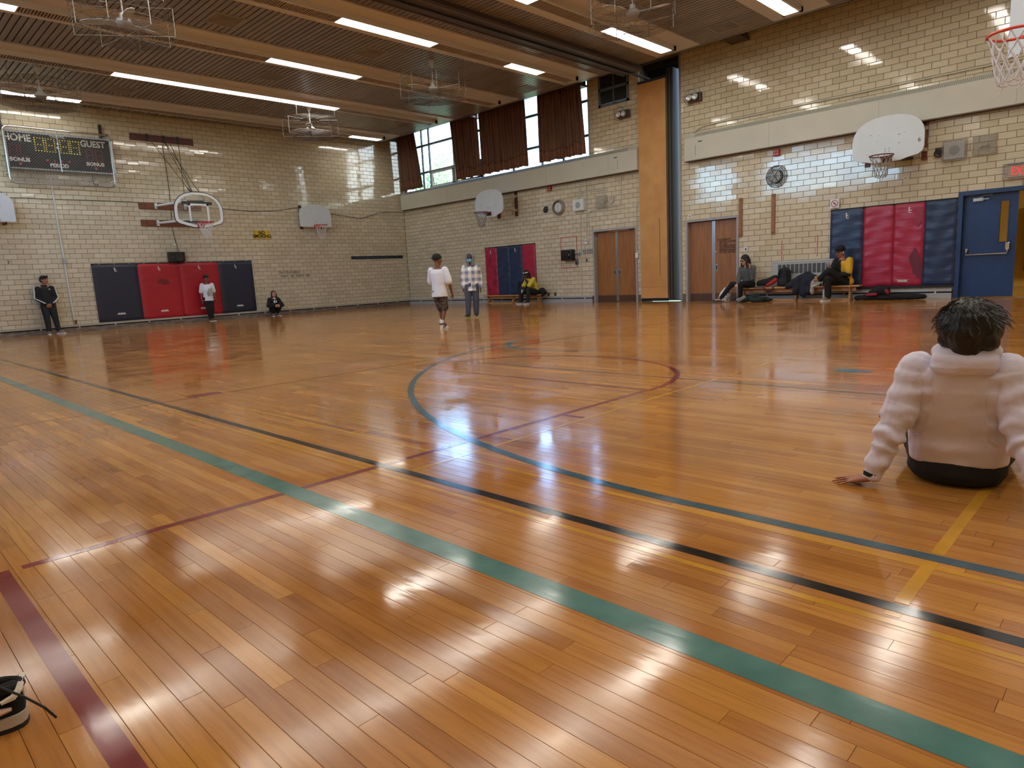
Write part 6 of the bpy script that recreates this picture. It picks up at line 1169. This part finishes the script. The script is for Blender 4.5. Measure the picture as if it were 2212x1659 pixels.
t = heap('grey sleeve and forest green jacket crumpled on the floor by the right bench', 'jacket', 'jacket', (16.15, 7.3, 0), [((16.10, 7.62, .06), (16.20, 7.40, .10), .055, .075), ((16.20, 7.40, .10), (16.24, 7.30, .16), .07, .05), ((16.20, 7.35, .05), (16.30, 7.05, .05), .06, .05), ((16.08, 7.40, .05), (16.12, 7.15, .06), .05, .055), ((16.25, 7.22, .08), (16.30, 6.98, .05), .06, .035)], GRN, 8); m = MB(); m.cap((16.04, 7.70, .045), (16.08, 7.58, .12), .045, .05); blob(m, 'grey_cuff', mat('cuff_grey', '7d858c', .85), t, .010, 2, .004, 9)
t = thing('tote_bag', 'white patterned bag standing on the floor before the lettered door', 'bag', (16.45, 8.27, 0)); m = MB(); m.loft([((16.45, 8.29, .01), .10, .15), ((16.45, 8.29, .12), .11, .16), ((16.46, 8.25, .26), .09, .13), ((16.47, 8.20, .37), .05, .08)], (1, 0, 0), (0, 1, 0), 16, 2.4)
def floral():
    m_, N, L, b = node_mat('white_floral_print'); tc = N.new('ShaderNodeTexCoord'); v = N.new('ShaderNodeTexVoronoi'); v.inputs['Scale'].default_value = 17; L.new(tc.outputs['Object'], v.inputs['Vector']); r = ramp(N, [(0, '2b2c36'), (.27, '6b6f82'), (.33, 'd9dbe4'), (1, 'dfe1e8')]); L.new(v.outputs['Distance'], r.inputs[0]); L.new(r.outputs[0], b.inputs['Base Color']); b.inputs['Roughness'].default_value = .8; return m_
blob(m, 'body', floral(), t, .011, 3, .006, 8, 4); m = MB(); m.tube([(16.45, 8.24, .36), (16.44, 8.17, .46), (16.45, 8.14, .45), (16.46, 8.16, .36)], .008, 6); m.build('handle', WHT, t)
t = thing('backpack', 'black and red backpack lying on the long black bag by the crimson mats', 'backpack', (16.52, 4.62, .08)); m = MB(); m.cap((16.50, 4.78, .15), (16.50, 4.60, .23), .07, .115); m.cap((16.50, 4.60, .22), (16.52, 4.50, .20), .115, .10); blob(m, 'body', CLK, t, .012, 3, .004, 9, 1); m = MB(); m.cap((16.41, 4.84, .12), (16.41, 4.66, .13), .035, .035); m.cap((16.43, 4.45, .20), (16.43, 4.42, .16), .045, .04); blob(m, 'red_trim', mat('trim_red', '8a1f28', .7), t, .010, 2); m = MB(); m.tube([(16.50, 4.86, .13), (16.46, 5.0, .10), (16.44, 5.10, .06)], .008, 5); m.build('cord', CLK, t)
heap('long black bag stretched out on the floor under the crimson mats', 'bag', 'bag', (16.52, 4.4, 0), [((16.50, 5.08, .055), (16.50, 4.70, .06), .05, .06), ((16.50, 4.70, .06), (16.52, 4.35, .07), .06, .075), ((16.52, 4.35, .07), (16.54, 4.0, .07), .07, .065), ((16.54, 4.0, .07), (16.54, 3.75, .06), .065, .055), ((16.54, 4.05, .12), (16.54, 3.95, .12), .03, .03)], CLK, 11, .010, 8)
heap('black coat bundled on the right end of the left bench', 'coat', 'coat', (16.55, 14.75, .30), [((16.55, 14.98, .36), (16.55, 14.74, .41), .06, .10), ((16.55, 14.74, .40), (16.53, 14.60, .36), .10, .06), ((16.52, 14.66, .32), (16.50, 14.72, .26), .06, .04)], CLK, 12)
# 9 the near figure: seen from behind, leaning back on both hands
B = Fr((3.25, .50, 0), (.988, .152)); Q = lambda r, f_, u: B((r, f_, u))
t = thing('person', 'near seated person in a white hooded sweatshirt, seen from behind leaning on one hand', 'person', (3.25, .50, 0)); cx = -.083
HOOD = mat('sweatshirt_lilac_white', 'dad5ea', .92, var=.06, vscale=6, bump=.12, bscale=120, sheen=.3)
sh = lambda s_: Q(cx+s_*.150, -.09, .495); el = {-1: Q(cx-.232, -.155, .235), 1: Q(cx+.215, -.16, .235)}; wr = {-1: Q(-.375, -.195, .045), 1: Q(.215, -.30, .045)}
m = MB(); m.loft([(Q(cx, .03, .05), .165, .12), (Q(cx, .0, .16), .16, .11), (Q(cx, -.04, .30), .165, .10), (Q(cx, -.08, .44), .17, .09), (Q(cx+.0, -.10, .53), .09, .07)], B.r, B.f, 18)
hq = Q(cx+.018, -.085, .655); RH = head_axes(B, .10, .12); q = lambda a, b, c: hq+RH @ V((a*.19, b*.19, c*.19)); m.cap(Q(cx, -.11, .50), hq-UP*.06, .052, .05)
m.ell(q(0, -.06, .12), (.066, .08, .072), RH); m.ell(q(0, .08, -.12), (.058, .06, .072), RH); m.cap(q(0, .40, .02), q(0, .50, -.13), .008, .012, 8)
for s_ in (-1, 1):
    m.ell(q(s_*.36, -.02, -.10), (.010, .02, .028), RH); m.cap(sh(s_), el[s_], .045, .036); m.cap(el[s_], wr[s_], .036, .024)
    hdir = (Q(-.545, -.235, .018)-wr[-1]) if s_ < 0 else (Q(.25, -.45, .018)-wr[1]); hand(m, wr[s_]-UP*.012, hdir, -UP, .92, -s_*-1 if s_ < 0 else -1, .42, .10, .0078)
    m.cap(Q(cx+s_*.09, .02, .09), Q(cx+s_*.16, .38, .13), .075, .055); m.cap(Q(cx+s_*.16, .38, .13), Q(cx+s_*.12, .72, .06), .055, .04); m.cap(Q(cx+s_*.12, .72, .05), Q(cx+s_*.15, .78, .16), .035, .03)
blob(m, 'body', mat('skin_warm', '9a6248', .5, var=.1, vscale=25), t, .0058, 3)
for s_ in (-1, 1): e = MB(); e.ell(q(s_*.135, .335, .035), (.011, .006, .007), RH, 8, 6); e.build('eye', EYE, t)
e = MB(); e.cap(q(-.09, .365, -.245), q(.09, .365, -.245), .005, .005, 6); e.build('mouth', LIP, t)
m = MB(); m.ell(q(.0, -.10, .22), (.092, .108, .088), RH); m.ell(q(-.1, -.22, .08), (.082, .082, .085), RH); m.ell(q(.22, -.1, .06), (.07, .085, .085), RH); m.ell(q(-.24, -.05, .10), (.068, .085, .075), RH); m.cap(q(-.3, -.3, -.12), q(.34, -.3, -.14), .042, .045); m.cap(q(0, -.38, .0), q(.02, -.36, -.30), .07, .055); hairo = blob(m, 'hair', HAIR, t, .0055, 3, .006, 17, 1, (1, 1, .5))
m = MB(); r = random.Random(11)
for i in range(420):                                              # loose strands over the mop
    a = r.uniform(0, 2*PI); el_ = r.uniform(-.15, 1.45); d = V((math.cos(a)*math.cos(el_), math.sin(a)*math.cos(el_), math.sin(el_))); c0 = q(.02, -.12, .24); p = c0+RH @ V((d.x*.104, d.y*.115, d.z*.094)); tg = RH @ V((d.x*.8+r.uniform(-.5, .5), d.y*.8+r.uniform(-.5, .5), -.75)); tg.normalize(); L_ = r.uniform(.03, .065); cd = (p-c0).normalized(); m.tube([p-cd*.006, p+tg*L_*.5+cd*.004, p+tg*L_-cd*.004], [.0016, .0014, .0004], 3)
stuff(m.build('loose_hair', HAIR, hairo))
m = MB(); m.loft([(Q(cx, .035, .06), .150, .105), (Q(cx, .022, .10), .178, .13), (Q(cx, .0, .19), .180, .122), (Q(cx, -.035, .30), .182, .115), (Q(cx, -.075, .41), .190, .105), (Q(cx, -.095, .48), .165, .092), (Q(cx, -.10, .525), .10, .075), (Q(cx, -.10, .55), .065, .06)], B.r, B.f, 24, 2.3)
for s_ in (-1, 1):
    m.cap(Q(cx+s_*.10, -.092, .495), sh(s_), .052, .072); m.cap(sh(s_), el[s_], .072, .060); m.cap(el[s_], el[s_].lerp(wr[s_], .97), .060, .038)
el_l, wr_l = el[-1], wr[-1]
def folds(p):
    d = 0.0
    for s_ in (-1, 1):
        a, b = el[s_], wr[s_]; ax = (b-a).normalized(); h = (p-a).dot(ax); rad = ((p-a)-ax*h).length
        if rad < .11 and -.12 < h < .22: w = math.exp(-((h-.03)/.10)**2); d += .0065*w*math.sin(h*95+2.5*mnoise.noise(p*14))+.004*math.sin(h*60+3*mnoise.noise(p*9))*(1 if h > 0 else .6)
        c = sh(s_); e = el[s_]; ax2 = (e-c).normalized(); h2 = (p-c).dot(ax2); r2 = ((p-c)-ax2*h2).length
        if r2 < .10 and .02 < h2 < .26: d += .0035*math.sin(h2*70+4*mnoise.noise(p*8))
    z = p.z; loc = V((p-B.b).to_tuple()); rr_ = loc.dot(B.r)-cx
    if abs(rr_) < .17 and z < .42: d += .0042*math.sin((z*46+rr_*13*(1 if rr_ > 0 else -1)*.6)+3.2*mnoise.noise(p*7))*math.exp(-((z-.21)/.11)**2)
    return d
blob(m, 'sweatshirt', HOOD, t, .0062, 4, .0035, 9, 2, (1, 1, 1), None, folds)
m = MB()                                                           # the hood lying round the neck
for i in range(13):
    a0, a1 = math.radians(-205+i*230/13), math.radians(-205+(i+1)*230/13); f0 = lambda a: Q(cx+.012+.083*math.cos(a), -.095+.062*math.sin(a), .566+.012*math.sin(a)); m.cap(f0(a0), f0(a1), .036, .036)
m.loft([(Q(cx+.008, -.150, .478), .045, .014), (Q(cx+.008, -.172, .492), .095, .030), (Q(cx+.008, -.168, .515), .118, .044), (Q(cx+.008, -.150, .55), .112, .052), (Q(cx+.012, -.12, .59), .082, .05), (Q(cx+.012, -.10, .608), .06, .04)], B.r, B.f, 22, 2.2)
def hoodf(p): zz = p.z; return .0045*math.sin(zz*70+3*mnoise.noise(p*8))*(1 if zz < .56 else .4)
blob(m, 'hood', HOOD, t, .0062, 4, .003, 11, 5, (1, 1, 1), None, hoodf)
m = MB()
for s_ in (-1, 1): a = el[s_].lerp(wr[s_], .96); b = el[s_].lerp(wr[s_], 1.05); m.cyl(a, b, .036, 18, .033)
m.build('black_cuff', RUBBER, t, smooth=50)
m = MB(); m.loft([(Q(cx, .03, .012), .155, .13), (Q(cx, .03, .05), .182, .145), (Q(cx, .03, .10), .180, .138), (Q(cx, .03, .14), .165, .12)], B.r, B.f, 20)
for s_ in (-1, 1): m.cap(Q(cx+s_*.095, .04, .095), Q(cx+s_*.19, .40, .15), .088, .066); m.cap(Q(cx+s_*.19, .40, .15), Q(cx+s_*.13, .72, .06), .066, .05)
blob(m, 'trousers', CLK, t, .008, 3, .004, 9, 7)
for s_ in (-1, 1): shoe(t, Q(cx+s_*.13, .76, .075), B.f+B.r*s_*.3, .25, SHB, SLW)
m = MB(); a = sh(-1).lerp(el[-1], .42)-B.r*.066+B.f*.02; b = sh(-1).lerp(el[-1], .82)-B.r*.060+B.f*.02; m.tube([a, b], .006, 6); m.build('sleeve_zip', BLACK, t)
for s_ in (-1, 1): m = MB(); m.tube([Q(cx+s_*.155, -.165+.02, .47), Q(cx+s_*.168, -.155, .40), Q(cx+s_*.166, -.125, .30)], .0025, 5); m.build('sleeve_seam', mat('seam_lilac', '9d97ad', .9), t)  # sleeve seams in a deeper lilac than the cloth
# the empty sneaker at the lower left
t = thing('sneaker', 'black low sneaker with white stripes and a loose lace at the lower left edge', 'shoe', (.1, 1.83, 0)); ax = V((-.975, .22, 0)).normalized(); wv = ax.cross(UP); H0 = V((.188, 1.825, 0)); S = lambda q, a=0, z=0: H0+ax*(q*.28)+wv*a+UP*z
ol = [(-.01, 0), (.0, .022), (.03, .034), (.1, .040), (.3, .039), (.5, .041), (.72, .048), (.88, .044), (.97, .026), (1.01, 0)]
for z0, z1, mm, g_, nm in ((0, .012, SHB, 1.0, 'outsole'), (.012, .036, mat('midsole_bone', 'b3a89b', .7), 1.04, 'midsole')):
    poly = [S(q, b*g_) for q, b in ol]+[S(q, -b*g_) for q, b in reversed(ol[1:-1])]; m = MB(); m.prism([p+UP*z0 for p in poly], UP, z1-z0); m.build(nm, mm, t, smooth=50)
SU = mat('sneaker_suede', '101012', .9, var=.3, vscale=30); m = MB(); prof = [(.0, .020, .060), (.05, .033, .074), (.18, .036, .070), (.34, .036, .062), (.48, .039, .060), (.62, .043, .046), (.8, .044, .032), (.95, .026, .02), (1.0, .010, .012)]
m.rings([[S(q, a*math.cos(2*PI*j/18), .03+h*max(0, math.sin(2*PI*j/18))) for j in range(18)] for q, a, h in prof]); blob(m, 'upper', SU, t, .005, 3)
m = MB(); m.tube([S(.16+.15*math.cos(a), .026*math.sin(a), .098+.006*math.cos(a)) for a in [2*PI*i/24 for i in range(24)]], .010, 8, True); m.build('padded_collar', SU, t, smooth=60); m = MB(); m.ell(S(.40, 0, .10), (.05, .024, .016), Matrix((ax, wv, UP)).transposed()); m.build('tongue', SU, t, smooth=60)
STR = mat('sneaker_white', 'e4e0da', .6); PK = mat('sneaker_pinkish', 'cdb3a6', .8)
for sd in (1, -1):
    m = MB(); m.tube([S(.0, sd*.018, .102), S(.02, sd*.029, .090), S(.06, sd*.0365, .080), S(.14, sd*.040, .076)], [.007, .008, .008, .005], 6); m.build('heel_stripe', STR, t)
    m = MB(); m.tube([S(.08, sd*.039, .055), S(.2, sd*.042, .056), (S(.34, sd*.043, .052)), S(.50, sd*.044, .046)], [.004, .010, .011, .009], 6); m.build('side_stripe', PK, t)
m = MB(); m.tube([S(.30, 0, .108), S(.14, -.03, .112), S(-.02, -.06, .085), S(-.14, -.07, .05), S(-.20, -.06, .012)], .0028, 5); m.tube([S(.34, .02, .10), S(.38, 0, .108), S(.42, -.02, .10)], .0032, 5); m.tube([S(.42, .02, .095), S(.46, 0, .102), S(.5, -.02, .092)], .0032, 5); m.build('lace', SHB, t)
m = MB(); m.obox(S(.006, 0, .078), ax*.004, wv*.012, UP*.022); m.build('heel_tab', STR, t)
